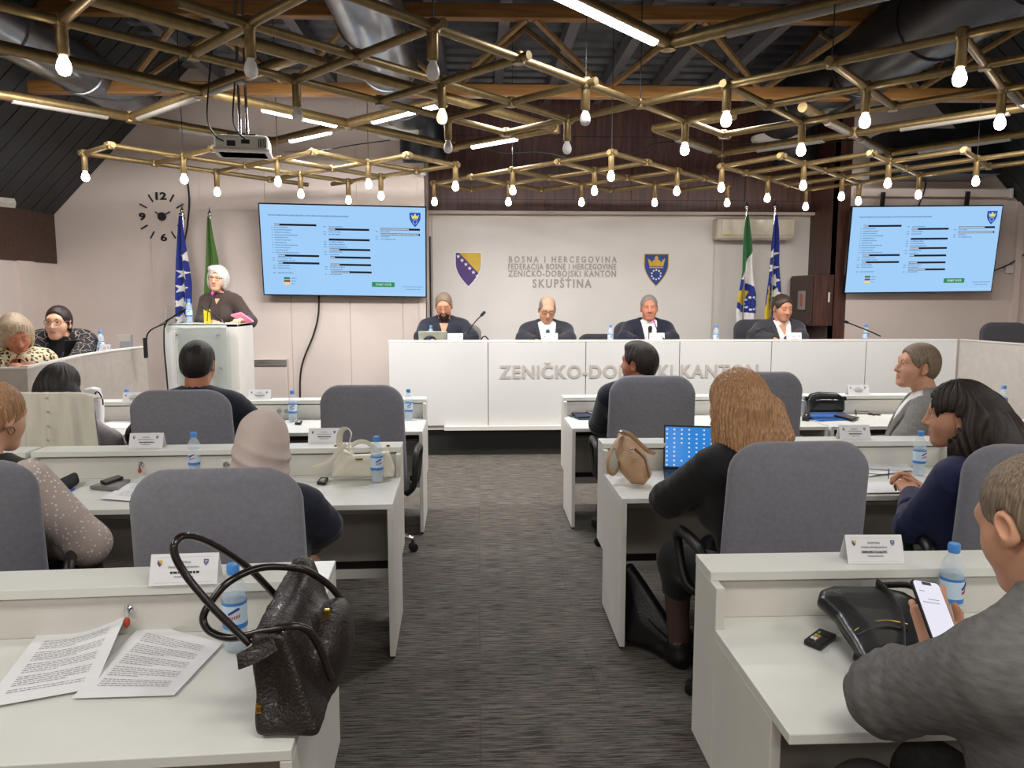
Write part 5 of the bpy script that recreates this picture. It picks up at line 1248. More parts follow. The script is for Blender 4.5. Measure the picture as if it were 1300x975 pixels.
p.arms(L=(PY(1128, 882, 1.46), PY(1196, 822, 1.585), (-.75, -.5, .3), (26, 30, 26), PY(1178, 766, 1.655), (.5, .75, -.5)), R=None)
p.build_body(hands=(-1,), hhand=.0022).hair('crop', H_GRY, .0006, 40, h=.0032).shirt(C_WHITE).top('jacket', C_GREYM, .034, vz=.2, wr=.006, fr=24, cut=.035, sl=.028, fold=.0075).trousers(C_GREYM)
MB().tube([p.T((-.215*math.cos(a)*.55-.105, -.02+.150*math.sin(a)*1.0, .40+.10*math.cos(a))) for a in [PI*(.55+.9*i/16) for i in range(17)]], .0016, 5).build('sleeve_seam', mat('seam_thread', '#4a4846', .9), p.root)
p.collar(C_GREYM, r=.078, hgt=.05, up=-.012, gap=.8, name='jacket_collar')

# ------------------------------------------------------------------ audience, left of the aisle
p = Person('woman with shoulder-length black hair seen from behind in the third row left', PY(78, 492, 4.78), -4, 1.08, 8, (-8, -4, 0), fem=True, skin='d', hc=.009)
p.arms(R=(PY(138, 560, 4.75), PY(150, 565, 5.05))).build_body(hands=()).hair('wavy', H_BLK, .002, 26).top('blouse', C_BLOUSE, .02, vz=.36).trousers(C_BLK)
p = Person('man with short black hair in a navy suit facing the woman at the lectern', PY(252, 463, 4.78), 4, 1.12, 8, (-3, -2, 0), skin='c', bulk=1.12, hc=.009)
p.arms(L=(PY(178, 552, 4.85), PY(190, 560, 5.15)), R=(PY(330, 545, 4.85), PY(310, 565, 5.15))).build_body(hands=()).hair('short', H_BLK, .0008, 24).shirt(C_WHITE).top('jacket', C_NAVY, .024, vz=.2).trousers(C_NAVY)
p.collar(C_WHITE, r=.071, hgt=.05, up=.03, gap=.4); p.collar(C_NAVY, r=.077, hgt=.05, up=-.014, gap=.7, name='jacket_collar')
p = Person('woman in a pale headscarf and dark navy clothes behind a large grey chair', PY(334, 566, 3.06), 4, 1.06, 14, (0, -14, 3), fem=True, skin='d', hh=.005, hc=.008)
p.arms(L=None, R=(PY(410, 668, 3.05), PY(395, 690, 3.3))).build_body(hands=()).top('jacket', C_NAVY, .022, wr=.004).trousers(C_NAVY)
f = U(local(ell((0, -.012, .03), (.094, .116, .108)), p.Hc, p.RH), local(ell((0, -.02, -.06), (.088, .10, .09)), p.Hc, p.RH), cap(p.Hc+p.RH@np.array((0, -.02, -.06)), p.N+np.array((0, -.03, -.06)), .085, .11), ell(p.N+np.array((0, -.02, -.08)), (.17, .12, .08)), k=.06)
f = D(f, local(ell((0, .12, -.03), (.062, .06, .088)), p.Hc, p.RH), .01)
g = lambda P: f(P)+.008*(np.abs(np.sin(58*(P[:, 2]+.55*P[:, 0])+3.5*noise(P, 10)))-.6)*np.clip((p.Hc[2]+.06-P[:, 2])*9, .15, 1)+.002*noise(P, 40)
lo, hi = p.bounds([p.Hc, p.N], .22); part('headscarf', g, lo, hi, .006, C_HIJAB, p.root)
p = Person('woman with pinned-up blonde hair, black vest and sheer dotted sleeves at the left edge', PY(-6, 530, 3.02), -10, 1.04, 14, (-10, -12, 0), fem=True, skin='d', hh=.0042, hc=.0065)
p.arms(L=None, R=(PY(112, 690, 2.98), PY(60, 690, 3.3))).build_body(hands=()).hair('updo', H_BL, .002, 36).top('vest', C_BLK, .016, split=C_SHEER, sl=.03, wr=.003, neckr=.075).trousers(C_BLK)
MB().tube([p.hpt((.088+.0*a, -.002+.014*math.cos(a), -.045+.014*math.sin(a))) for a in [2*PI*i/14 for i in range(14)]], .0022, 6, closed=True).build('earring', M_BRASS, p.root)

# ------------------------------------------------------------------ the platform
def standing(): pass
p = Person('woman with silver bob, dark glasses and brown shirt speaking at the lectern', PY(276.5, 354, 8.05), 172, 1.0, 4, (4, -4, -6), fem=True, skin='d', floor=.31, stand=True, hh=.0055, hc=.009)
p.arms(L=(PY(318, 408, 7.95), PY(306, 407, 7.72), None, (40, 40, 30)), R=(PY(256, 408, 7.95), PY(270, 409, 7.72), None, (40, 40, 30))).build_body(hhand=.0045).hair('bob', H_SIL, .0015, 30).brows(H_GRY2).glasses(M_BLACK).top('shirt', C_BROWN, .016, vz=.42, vslope=.5, cut=.01).trousers(C_BLK)
p.collar(C_BROWN, r=.07, hgt=.05, gap=.6, flare=.03)
p = Person('woman with straight pale blonde hair in a leopard-print top writing at the left edge', PY(20, 424, 5.75), 205, 1.10, 12, (16, -30, 10), fem=True, skin='c', floor=.31, closed=True, hh=.006, hc=.008, nk=.15, shrug=.02, knee=.3, ank=.2)
p.arms(R=(PY(-8, 466, 5.5), PY(20, 466, 5.3), None, (30, 40, 25)), L=(PY(22, 463, 5.62), PY(38, 464, 5.42), None, (45, 45, 30))).build_body(hhand=.004).hair('bob', H_BLP, .0009, 24).brows(H_GRY).top('top', C_LEO, .016, cut=.5, neckr=.072).trousers(C_BLK)
MB().lathe([(.002, .014), (.014, .008), (.016, -.006), (.006, -.016)], Vector(p.hpt((.088, .005, -.05))), 10).build('earring', mat('cream_earring', '#e8dfc8', .4), p.root, smooth=60)
p = Person('woman with dark tied hair and glasses in a black floral jacket at the side table', PY(74, 410, 6.55), 188, 1.10, 4, (-2, -2, -3), fem=True, skin='d', floor=.31, bulk=1.1, hh=.006, hc=.008, nk=.13, shrug=.045, knee=.3, ank=.2)
p.arms(R=(PY(45, 458, 6.4), PY(58, 470, 6.2)), L=(PY(104, 450, 6.4), PY(92, 460, 6.2))).build_body(hands=()).hair('tied', H_DK, .001, 26).brows(H_DK).glasses(mat('fine_frames', '#8a6a5a', .3)).top('jacket', C_FLORAL, .02, vz=.28, vslope=.30).trousers(C_BLK)
part('inner_top', inflate(U(*p.torso, k=.06), .008), *p.bounds([p.P, p.N-np.array((0, 0, .10))], .13), .01, C_BLK, p.root)
for k in (-1, 1): MB().tube([p.T((k*.06, .04, .49)), p.T((k*.05, .14, .40)), p.T((.0, .165, .25))], .006, 6, flat=.4).build('lanyard', M_BLUEP, p.root)
MB().bx(-.03, .03, -.003, .003, -.09, 0, 0, Matrix.Translation(Vector(p.T((0, .175, .25))))).build('name_badge', mat('badge_blue', '#7fa9d2', .4), p.root)
p = Person('bearded man with glasses in a dark navy shirt at the presiding table', PY(563.5, 388, 8.42), 178, 1.10, 10, (0, -24, 2), skin='a', floor=.31, closed=True, nk=.155, knee=.26, ank=.05, hh=.006, hc=.009, bulk=1.08)
p.arms(L=(PY(599, 428, 8.3), PY(580, 434, 8.1)), R=(PY(534, 428, 8.3), PY(550, 434, 8.1))).build_body(hands=()).hair('crop', H_GRY, .0006, 30).brows(H_BRW).glasses(mat('fine_frames', '#8a6a5a', .3), z=-.002).top('shirt', C_DENIM, .018, vz=.38, vslope=.4).trousers(C_BLK); p.collar(C_DENIM, gap=.5, flare=.022)
bd = local(I(D(inflate(U(ell((0, .028, -.03), (.060, .068, .082)), ell((0, .050, -.078), (.040, .036, .034)), cap((-.012, .073, -.099), (.012, .073, -.099), .02), k=.03), .006), ell((0, .10, -.055), (.02, .03, .01)), .004), lambda P: P[:, 2]+.030-.5*np.clip(np.abs(P[:, 0])-.03, 0, 1)), p.Hc, p.RH)
part('beard', bd, p.Hc-.16, p.Hc+.12, .005, H_DK, p.root)
p = Person('bald man with dark-rimmed glasses in a charcoal suit at the presiding table', PY(694.5, 393, 8.40), 182, 1.12, 10, (0, -24, -3), skin='b', floor=.31, closed=True, nk=.155, knee=.26, ank=.05, hh=.006, hc=.009, bulk=1.12, jaw=1.2)
p.arms(L=(PY(722, 430, 8.3), PY(705, 434, 8.1)), R=(PY(664, 430, 8.3), PY(682, 434, 8.1))).build_body(hands=()).hair('balding', H_GRY2, .0005, 30).brows(H_GRY2).glasses(M_BLACK).shirt(C_WHITE).tie(C_TIE2).top('jacket', C_CHAR, .022, vz=.06, vslope=.19, lapel=C_CHAR).trousers(C_CHAR)
p = Person('man with short greying hair, navy suit and dark tie at the presiding table', PY(824, 391, 8.45), 180, 1.12, 4, (-8, -4, 2), skin='c', floor=.31, nk=.155, knee=.26, ank=.05, hh=.006, hc=.009, bulk=1.08)
p.arms(L=(PY(853, 430, 8.3), PY(836, 434, 8.1)), R=(PY(792, 430, 8.3), PY(810, 434, 8.1))).build_body(hands=()).hair('crop', H_GRY2, .0005, 30).brows(H_GRY).shirt(C_WHITE).tie(C_TIE).top('jacket', C_NAVY, .022, vz=.05, vslope=.17, lapel=C_NAVY).trousers(C_NAVY)
p = Person('man with short brown hair, charcoal jacket and open white shirt at the presiding table', PY(993, 391, 8.42), 186, 1.14, 5, (6, -14, 2), skin='a', floor=.31, closed=True, nk=.155, knee=.26, ank=.05, hh=.006, hc=.009, bulk=1.12, jaw=1.2)
p.arms(L=(PY(1016, 428, 8.3), PY(1000, 433, 8.1)), R=(PY(958, 427, 8.3), PY(985, 432, 8.1))).build_body(hands=()).hair('short', H_BRW, .0006, 30).brows(H_BRW).shirt(C_WHITE, vz=.40, gap=.7).top('jacket', C_CHAR2, .022, vz=.02, vslope=.17, lapel=C_CHAR2).trousers(C_CHAR2)
# ------------------------------------------------------------------ small things
def bottle_proto():
    t = thing('water_bottle', 'x', 'bottle')
    MB().lathe([(.020, .0), (.030, .006), (.031, .03), (.0295, .05), (.031, .07), (.031, .135), (.0295, .145), (.031, .155), (.030, .172), (.022, .19), (.0135, .202), (.0125, .212)], n=20).build('bottle_body', M_WATER, t, smooth=60)
    MB().lathe([(.0155, .208), (.0165, .212), (.0165, .230), (.0145, .234), (.004, .235)], n=18).build('cap', M_BLUE, t, smooth=40)
    lb = MB().lathe([(.0316, .066), (.0318, .070), (.0318, .132), (.0316, .136)], n=20).build('label', M_LABEL, t, smooth=40)
    for z0, z1 in ((.066, .079), (.129, .136)): MB().lathe([(.0320, z0), (.0321, (z0+z1)/2), (.0320, z1)], n=20).build('label_band', M_LABELB, lb, smooth=40)
    def curved(pts, r=.0322): return [Vector((r*math.sin(x/r), -r*math.cos(x/r), z)) for x, z in pts]
    MB().tube(curved([(-.006, .108), (.004, .114), (.014, .119), (.022, .122)]), .003, 6).build('label_swoosh', M_NAVYP, lb)
    b = MB()
    for k in range(5): b.tube(curved([(-.004+.006*k, .093+.0012*k), (-.004+.006*k+.002, .101+.0012*k)], .0321), .0016, 5)
    b.build('label_word', M_RED, lb)
    MB().lathe([(.0275, .006), (.0285, .03), (.0275, .05), (.0285, .07), (.0285, .150)], n=16).build('water', mat('bottle_water', '#c3ddf0', .1, var=0, alpha=.35), t, smooth=60)
    return t
bp = bottle_proto(); first = True
for p, a, lab in [(PZ(300, 824, .741), 0, 'water bottle behind the handles of the brown handbag'), (PZ(248, 605, .741), -20, 'water bottle on the second-row desk beside the woman in the headscarf'),
                  (PZ(479, 612, .741), 10, 'water bottle in front of the white handbag'), (PZ(163, 533, .741), 0, 'water bottle beside the man in the navy suit, third row left'),
                  (PZ(372, 535, .741), -10, 'water bottle beside the double socket in the third row'), (PZ(519, 533, .741), 0, 'water bottle at the aisle end of the third-row desk, right of the empty chair'),
                  (PZ(1205, 790, .741), 30, 'large near water bottle behind the hand with the phone'), (PZ(1166, 603, .741), 0, 'water bottle half hidden by the woman in navy'),
                  (PZ(1272, 527, .741), 0, 'water bottle at the far right of the third-row desks'), (Vector((PY(547, 425, 8.2).x, 8.2, TBL)), 0, 'water bottle left of the bearded man'),
                  (Vector((PY(775, 425, 8.3).x, 8.3, TBL)), 0, 'water bottle in front of the empty dark chair at the presiding table'), (Vector((PY(909, 425, 8.25).x, 8.25, TBL)), 0, 'water bottle standing alone between the two seated men on the right'),
                  (Vector((PY(1099, 422, 8.35).x, 8.35, TBL)), 0, 'water bottle behind the long microphone at the far right of the presiding table'), (Vector((PY(128, 440, 7.15).x, 7.15, TBL)), 0, 'small water bottle behind the nameplate on the left side table'),
                  (Vector((PY(240, 395, 7.72).x, 7.72, 1.41)), 0, 'water bottle with a blue cap behind the lectern glass')]:
    o = bp if first else dup(bp, p, R_(a), lab); o.location = p; o.rotation_euler = (0, 0, R_(a)); o['label'] = lab; o['group'] = 'water bottles'; first = False

# folded name cards
def card(p, w, h, rz, label, name=None):
    t = thing('name_card', label, 'name card', p, rz, 'folded name cards')
    d = .032; n = Vector((0, -h, d)).normalized()
    MB().add([(-w/2, -d, 0), (w/2, -d, 0), (w/2, 0, h), (-w/2, 0, h), (w/2, d, 0), (-w/2, d, 0), (-w/2, -d+.002, 0), (w/2, -d+.002, 0), (w/2, 0, h-.003), (-w/2, 0, h-.003), (w/2, d-.002, 0), (-w/2, d-.002, 0)],
             [(0, 1, 2, 3), (3, 2, 4, 5), (9, 8, 7, 6), (11, 10, 8, 9), (0, 3, 9, 6), (3, 5, 11, 9), (2, 1, 7, 8), (4, 2, 8, 10)]).build('folded_card', M_PAPER, t)
    tilt = math.atan2(h, d); up = Vector((0, d, h)).normalized()
    def at(x, s, o=.0012): return Vector((x, -d, 0))+up*s+n*Vector((0, -1, 1)).length*0+Vector((0, -math.sin(tilt), math.cos(tilt)))*o
    L = math.hypot(h, d); rot = (tilt, 0, 0)
    emblem('printed_emblem', 'stars', [M_WHITEP, M_PURP, M_GOLD, M_WHITEP], t, at(-w*.36, L*.80), w*.075, rot, .0006)
    emblem('printed_emblem', 'crown', [M_WHITEP, M_BLUEP, M_GREYP, M_WHITEP], t, at(w*.32, L*.80), w*.075, rot, .0006)
    if w > .12:
        text('title', 'SKUPŠTINA', M_INKG, t, at(-w*.12, L*.68), rot, width=w*.22, height=L*.075, ext=.0004)
        text('subtitle', 'Zeničko-dobojskog kantona', M_INKG, t, at(-w*.24, L*.54), rot, width=w*.46, height=L*.075, ext=.0004)
    if name: text('name_line', name, M_INK, t, at(-w*.24, L*.36), rot, width=w*.45, height=L*.085, ext=.0004, bold=.015)
    else:
        b = MB(); x = -w*.2
        while x < w*.2: l = random.uniform(.006, .011); q = [at(x, L*.36), at(x+l, L*.36), at(x+l, L*.43), at(x, L*.43)]; b.add(q, [(0, 1, 2, 3)]); x += l+.002
        b.build('name_line', M_INK, t)
    b = MB(); q = [at(-w*.14, L*.24), at(w*.14, L*.24), at(w*.14, L*.28), at(-w*.14, L*.28)]; b.add(q, [(0, 1, 2, 3)]); b.build('small_line', M_INKG, t)
    for (x0, x1, s0, s1) in ((-w*.42, w*.42, .08, .085), (-w*.42, w*.42, .88, .885)): MB().add([at(x0, L*s0), at(x1, L*s0), at(x1, L*s1), at(x0, L*s1)], [(0, 1, 2, 3)]).build('border_line', M_INKG, t)
    return t
HZ = .889
def onshelf(x, y, z=HZ): p = PZ(x, y, z); return p+Vector((0, .034, 0))
card(onshelf(1114, 716), .168, .078, R_(-2), 'white name card on the front-right desk, before the large grey chair', 'FAHRUDIN ČOLAKOVIĆ')
card(onshelf(231, 743), .18, .078, R_(3), 'white name card on the front-left desk, behind the brown bag handle')
card(onshelf(184, 569.5), .17, .076, R_(2), 'white name card before the chair of the man in the navy suit')
card(onshelf(411, 562), .17, .074, R_(1), 'white name card left of the white handbag strap')
card(onshelf(329, 507.5), .165, .074, 0, 'white name card on the third-row shelf right of the man in the navy suit')
card(onshelf(169, 511.5), .165, .074, 0, 'white name card on the third-row shelf left of the man in the navy suit')
card(onshelf(1087, 558.5), .17, .078, R_(-1), 'white name card on the second-row shelf in front of the man in grey')
card(onshelf(1091, 501.5), .17, .078, 0, 'white name card on the third-row shelf above the black pouch')
for x, lab in ((578, 'white name card before the bearded man'), (698.5, 'white name card before the bald man'), (834, 'white name card before the man in the dark tie'), (1008, 'white name card before the man with the open collar')):
    card(Vector((PY(x, 426, 8.1).x, 8.1, TBL)), .16, .155, 0, lab)
card(Vector((PY(134, 439, 6.95).x, 6.95, TBL)), .14, .12, R_(-30), 'white name card on the left side table beside the black laptop')

# sheets of paper
def paper(label, c, lift=None, z=.743, lines=0, margin=.14, curve=0, group=None, m=None):
    "c: four corners TL, TR, BR, BL as world points"
    c = [Vector(q) for q in c]; o = (c[0]+c[1]+c[2]+c[3])/4; o.z = z
    t = thing('paper_sheet', label, 'papers', o); lift = lift or (lambda u, v: 0)
    def fn(u, v): a = c[0].lerp(c[1], u); b = c[3].lerp(c[2], u); p = a.lerp(b, v)-o; p.z = p.z+lift(u, v)+curve*math.sin(u*PI); return p
    MB().sheet(lambda u, v: fn(u, 1-v), 16, 16, .0012).build('sheet', m or M_PAPER, t, smooth=60)
    if lines:
        b = MB(); rnd = random.Random(len(label))
        for k in range(lines):
            v = margin+(1-2*margin)*k/(lines-1); g = (k % 6 == 5)
            if g: continue
            u = margin; end = 1-margin if k % 6 != 4 else rnd.uniform(.4, .8)
            while u < end:
                l = min(rnd.uniform(.02, .07), end-u); dv = .0038
                b.add([fn(u, v-dv)+Vector((0, 0, .0016)), fn(u+l, v-dv)+Vector((0, 0, .0016)), fn(u+l, v+dv)+Vector((0, 0, .0016)), fn(u, v+dv)+Vector((0, 0, .0016))], [(3, 2, 1, 0)]); u += l+.012
        q = b.build('printed_lines', M_INKG, t); q['kind'] = 'stuff'
    return t
z_ = .743
paper('printed sheet with a curled corner on the front-left desk, leftmost of the two', [PZ(48, 807, z_), PZ(163, 800, z_), PZ(118, 876, z_), PZ(-25, 902, z_)], lambda u, v: .045*max(0, u-.35)**1.6*max(0, 1-v*1.15)*2.2+.004, lines=26)
paper('printed sheets beside the brown handbag on the front-left desk', [PZ(183, 794, z_), PZ(283, 818, z_), PZ(221, 884, z_), PZ(91, 888, z_)], lambda u, v: .003+.006*(1-u)*(1-v), lines=28)
paper('curved printed sheet on the second-row desk left of the headscarf', [PZ(184, 603, z_), PZ(262, 606, z_), PZ(232, 642, z_), PZ(127, 634, z_)], lambda u, v: .004+.02*math.sin(PI*u)*(1-v), lines=16)
paper('sheet of paper under the water bottle beside the man in the navy suit', [PZ(140, 534, z_), PZ(166, 531, z_), PZ(164, 544, z_), PZ(128, 543, z_)], lines=0)
paper('white sheets on the second-row desk beyond the clasped hands', [PZ(1100, 589, z_), PZ(1142, 584, z_), PZ(1160, 598, z_), PZ(1100, 606, z_)], lambda u, v: .006+.01*(1-v), lines=0)
paper('white sheet nearest the clasped hands on the second-row desk', [PZ(1098, 613, z_), PZ(1138, 612, z_), PZ(1150, 626, z_), PZ(1096, 627, z_)], lambda u, v: .004, lines=0)
paper('white and red papers under the hands of the woman in leopard print', [PZ(24, 461, 1.136), PZ(44, 460, 1.136), PZ(42, 466, 1.136), PZ(12, 468, 1.136)], z=1.136)

# generic soft pouch from an outline on its own plane
def poly2(P2, poly):
    d = np.full(len(P2), 1e9); s = np.ones(len(P2)); N = len(poly)
    for i in range(N):
        a = poly[i]; b = poly[i-1]; e = b-a; w = P2-a
        t = np.clip((w@e)/max(1e-12, e@e), 0, 1); q = w-t[:, None]*e; d = np.minimum(d, (q*q).sum(1))
        c1 = P2[:, 1] >= a[1]; c2 = P2[:, 1] < b[1]; c3 = e[0]*w[:, 1] > e[1]*w[:, 0]
        s = np.where((c1 & c2 & c3) | (~c1 & ~c2 & ~c3), -s, s)
    return s*np.sqrt(d)
def pouchfield(pts, th, round_=.02, puff=.4):
    A = np.array([list(p) for p in pts]); c = A.mean(0); _, _, Vt = np.linalg.svd(A-c); ux, uy, n = Vt
    poly = np.stack([(A-c)@ux, (A-c)@uy], 1)
    if ((poly[:, 0]*np.roll(poly[:, 1], -1))-(poly[:, 1]*np.roll(poly[:, 0], -1))).sum() > 0: poly = poly[::-1]
    def f(P):
        q = P-c; d2 = poly2(np.stack([q@ux, q@uy], 1), poly); k = np.clip(-d2/(th*2.2), 0, 1)
        return -smin(-d2, -(np.abs(q@n)-th*(1-puff+puff*np.sqrt(k))), round_)
    return f, A, n
def pouch(name, label, cat, pts, th, m, partname='body', h=.006, wr=.003, fr=30, round_=.02, puff=.45, extra=None):
    f, A, n = pouchfield(pts, th, round_, puff); o = A.mean(0); o[2] = A[:, 2].min(); t = thing(name, label, cat, tuple(o))
    g = f if extra is None else U(f, *extra, k=.02)
    if wr: g = wrinkle(g, wr, fr)
    V, F = surfnet(g, A.min(0)-th*1.6-.03, A.max(0)+th*1.6+.03, h); npmesh(partname, [(V-o, F, 0)], m, t)
    t['o'] = [float(x) for x in o]; return t, Vector(o), Vector(n)
def strap(t, o, pts, r, m, name='strap', flat=.3, n=8, up=None, k=6): return MB().tube([p-o for p in spline(pts, k)], r, n, flat=flat, up=up).build(name, m, t, smooth=60)

# --- the large brown handbag on the front-left desk
M_BAG = mat('dark_brown_leather', '#221915', .36, var=.2, scale=18, bump=.5, bscale=150, coat=.15); M_BAGH = mat('dark_brown_handle', '#1f1614', .25, coat=.3)
def handbag():
    o = np.array((-.395, 1.56, .741)); t = thing('handbag', 'dark brown crinkled leather handbag with looped handles on the front-left desk', 'handbag', tuple(o))
    def pl(a, b, c):                                   # half-space through three points, inside toward the bag's core
        a, b, c = map(np.array, (a, b, c)); n = nrm(np.cross(b-a, c-a)); core = np.array((-.41, 1.74, .84))
        if (core-a)@n > 0: n = -n
        return half(n, n@a)
    BL, BR, RL, RR = (-.474, 1.545, .744), (-.338, 1.54, .744), (-.465, 1.93, .744), (-.335, 1.93, .744)
    TL, TR, UL, UR = (-.490, 1.585, .955), (-.418, 1.575, .955), (-.50, 1.95, .985), (-.425, 1.965, 1.0)
    f = I(pl(BL, RL, TL), pl(BR, RR, TR), pl(BL, BR, TL), pl(RL, RR, UR), half((0, 0, -1), -.744), pl(TL, TR, UR), k=.016)
    f = U(f, ell((-.352, 1.80, .85), (.045, .13, .085)), k=.05); f = D(f, ell((-.44, 1.54, .87), (.032, .05, .085)), .03)
    f = D(f, ell((-.457, 1.77, .99), (.022, .15, .03)), .02)
    g = lambda P: f(P)+.0045*noise(P, 30)+.0022*noise(P[:, [1, 2, 0]], 95)*np.clip((P[:, 1]-1.56)*8, .2, 1)
    V, F = surfnet(g, (-.58, 1.48, .73), (-.24, 2.03, 1.06), .0042); npmesh('bag_body', [(V-o, F, 0)], M_BAG, t); O = Vector(o)
    hs = lambda pts, Y: [PY(x, y, yy)-O for (x, y), yy in zip(pts, Y)]
    H1 = [(354, 762), (347, 753), (313, 719), (269, 690), (238, 680), (223, 688), (222, 705), (238, 733), (269, 770), (300, 801), (317, 818)]
    MB().tube(spline(hs(H1, [1.84, 1.83, 1.78, 1.70, 1.64, 1.61, 1.60, 1.60, 1.60, 1.60, 1.60]), 7), .0085, 10).build('handle', M_BAGH, t, smooth=60)
    H2 = [(446, 806), (437, 774), (427, 753), (406, 734), (379, 722), (330, 721), (289, 740), (264, 770), (258, 788), (269, 803), (296, 810), (337, 801), (372, 795), (392, 801), (407, 825), (421, 862)]
    MB().tube(spline(hs(H2, [1.84, 1.86, 1.86, 1.84, 1.80, 1.74, 1.68, 1.65, 1.64, 1.63, 1.62, 1.60, 1.60, 1.61, 1.62, 1.62]), 7), .0085, 10).build('handle', M_BAGH, t, smooth=60)
    def fl(u, v):
        a = PY(340, 806, 1.60).lerp(PY(300, 832, 1.545), u); b = PY(352, 826, 1.575).lerp(PY(303, 850, 1.535), u); q = a.lerp(b, v)-O; q.y -= .012*math.sin(PI*u); q.z += .008*math.sin(PI*v); return q
    MB().sheet(fl, 14, 8, .006).build('top_flap', M_BAG, t, smooth=60)
    for x, y, Y, s in ((415, 779, 1.745, .011), (329, 899, 1.553, .009)):
        p = PY(x, y, Y)-O; MB().bx(p.x-s*.7, p.x+s*.7, p.y-.006, p.y+.006, p.z-s, p.z+s).build('gold_plate', mat('gold_metal', '#c9a24a', .25, metal=1), t, bevel=.002)
    return t
handbag()

# --- bags on the other desks
M_WBAG = mat('ivory_leather', '#dcd6c6', .4, bump=.15, bscale=200); M_BEIGE = mat('beige_leather', '#b08e6c', .5, var=.12, bump=.3, bscale=90)
t, o, n = pouch('handbag', 'small ivory shoulder bag with a raised strap on the second-row desk', 'handbag', [PY(x, y, 3.86) for x, y in [(421, 606), (500, 605), (501, 595), (494, 572), (470, 576), (450, 577), (432, 568), (424, 585)]], .045, M_WBAG, wr=.002)
strap(t, o, [PY(448, 577, 3.83), PY(443, 566, 3.83), PY(446, 552, 3.83), PY(443, 545, 3.84), PY(437, 544, 3.86), PY(432, 550, 3.88), PY(431, 562, 3.9), PY(434, 572, 3.9)], .016, M_WBAG, up=(0, 1, 0), flat=.2)
strap(t, o, [PY(446, 566, 3.92), PY(455, 561, 3.94), PY(466, 562, 3.94), PY(480, 572, 3.92)], .012, M_WBAG, flat=.3)
strap(t, o, [PY(440, 564, 3.80), PY(428, 575, 3.79), PY(415, 588, 3.78), PY(396, 594, 3.77)], .011, M_WBAG, 'loose_strap', flat=.3)
MB().lathe([(.006, -.004), (.009, 0), (.006, .004)], PY(426, 566, 3.82)-o, 10).lathe([(.008, -.005), (.012, 0), (.008, .005)], PY(493, 566, 3.84)-o, 10).build('buckle', mat('gold_metal', '#c9a24a', .25, metal=1), t)
MB().bx(-.018, .018, -.003, .003, -.004, .004, 0, Matrix.Translation(PY(456, 583, 3.806)-o)).build('gold_plate', mat('gold_metal', '#c9a24a', .25, metal=1), t)
t, o, n = pouch('handbag', 'slouchy beige leather bag on the second-row desk beside the laptop', 'handbag', [PY(x, y, Y) for x, y, Y in [(787, 600, 3.74), (800, 611, 3.66), (818, 612, 3.64), (828, 604, 3.68), (822, 580, 3.76), (810, 560, 3.86), (795, 549, 3.9), (784, 553, 3.9), (781, 575, 3.82)]], .055, M_BEIGE, wr=.006, fr=26, round_=.035)
strap(t, o, [PY(790, 551, 3.84), PY(781, 562, 3.78), PY(773, 580, 3.74), (PY(772, 596, 3.72)), PY(778, 601, 3.70), PY(784, 596, 3.72), PY(785, 585, 3.74)], .014, M_BEIGE, flat=.25, up=(0, 1, 0))
strap(t, o, [PY(788, 548, 3.82), PY(800, 552, 3.76), PY(812, 563, 3.72), PY(822, 572, 3.70), PY(831, 576, 3.72)], .013, M_BEIGE, 'top_strap', flat=.35)
strap(t, o, [PY(806, 570, 3.73), PY(818, 582, 3.67), PY(822, 596, 3.64), PY(824, 606, 3.64)], .008, mat('beige_dark', '#7d5f45', .5), 'front_zip', flat=.4)
MB().lathe([(.008, -.004), (.013, 0), (.008, .004)], PY(788, 547, 3.80)-o, 12).lathe([(.006, -.004), (.01, 0), (.006, .004)], PY(802, 570, 3.72)-o, 12).build('buckle', M_CHROME, t, smooth=50)
M_SLING = mat('black_soft_leather', '#15171a', .32, var=.2, scale=12, bump=.06, bscale=120, coat=.1)
def sl(x, y): s = (y-745)/105.0; return PY(x, y, 2.085-.38*s)
t, o, n = pouch('sling_bag', 'black leather sling bag lying against the shelf of the front-right desk', 'bag', [sl(x, y) for x, y in [(1036, 766), (1040, 754), (1055, 748), (1110, 747), (1148, 756), (1168, 770), (1172, 800), (1168, 840), (1150, 848), (1095, 846), (1080, 820), (1058, 788)]], .026, M_SLING, wr=.003, h=.005)
up_ = n if n.z > 0 else -n; off = lambda q, d: q+up_*d
strap(t, o, [off(sl(1112, 748), .02), off(sl(1130, 775), .034), off(sl(1143, 805), .034), off(sl(1146, 843), .02)], .016, M_LEATH, flat=.25, up=tuple(up_))
strap(t, o, [off(sl(1083, 812), .024), off(sl(1100, 803), .027), off(sl(1125, 801), .030), off(sl(1150, 806), .03)], .003, mat('brass_zip', '#a8904f', .35, metal=.8), 'zip', flat=.6)
strap(t, o, [off(sl(1086, 818), .022), off(sl(1104, 811), .026), off(sl(1128, 810), .029), off(sl(1150, 813), .03)], .006, M_LEATH, 'zip_flap', flat=.5)
strap(t, o, [off(sl(1083, 838), .012), off(sl(1095, 842), .012), off(sl(1120, 845), .012), off(sl(1150, 846), .012)], .012, M_LEATH, 'lower_strap', flat=.4)
strap(t, o, [off(sl(1120, 747), .01), off(sl(1150, 755), .03), off(sl(1165, 765), .03), off(sl(1172, 775), .03)], .009, M_LEATH, 'upper_strap', flat=.4)
t, o, n = pouch('pouch', 'black zipped pouch standing on a blue folder in the third row', 'pouch', [PY(x, y, 5.72) for x, y in [(1026, 523), (1024, 508), (1029, 500), (1040, 497.5), (1062, 498.5), (1071, 505), (1071, 520), (1068, 523)]], .05, M_SLING, wr=.0015)
strap(t, o, [PY(1036, 508, 5.665), PY(1050, 507.5, 5.66), PY(1064, 508, 5.665)], .003, M_CHROME, 'zip', flat=.6)
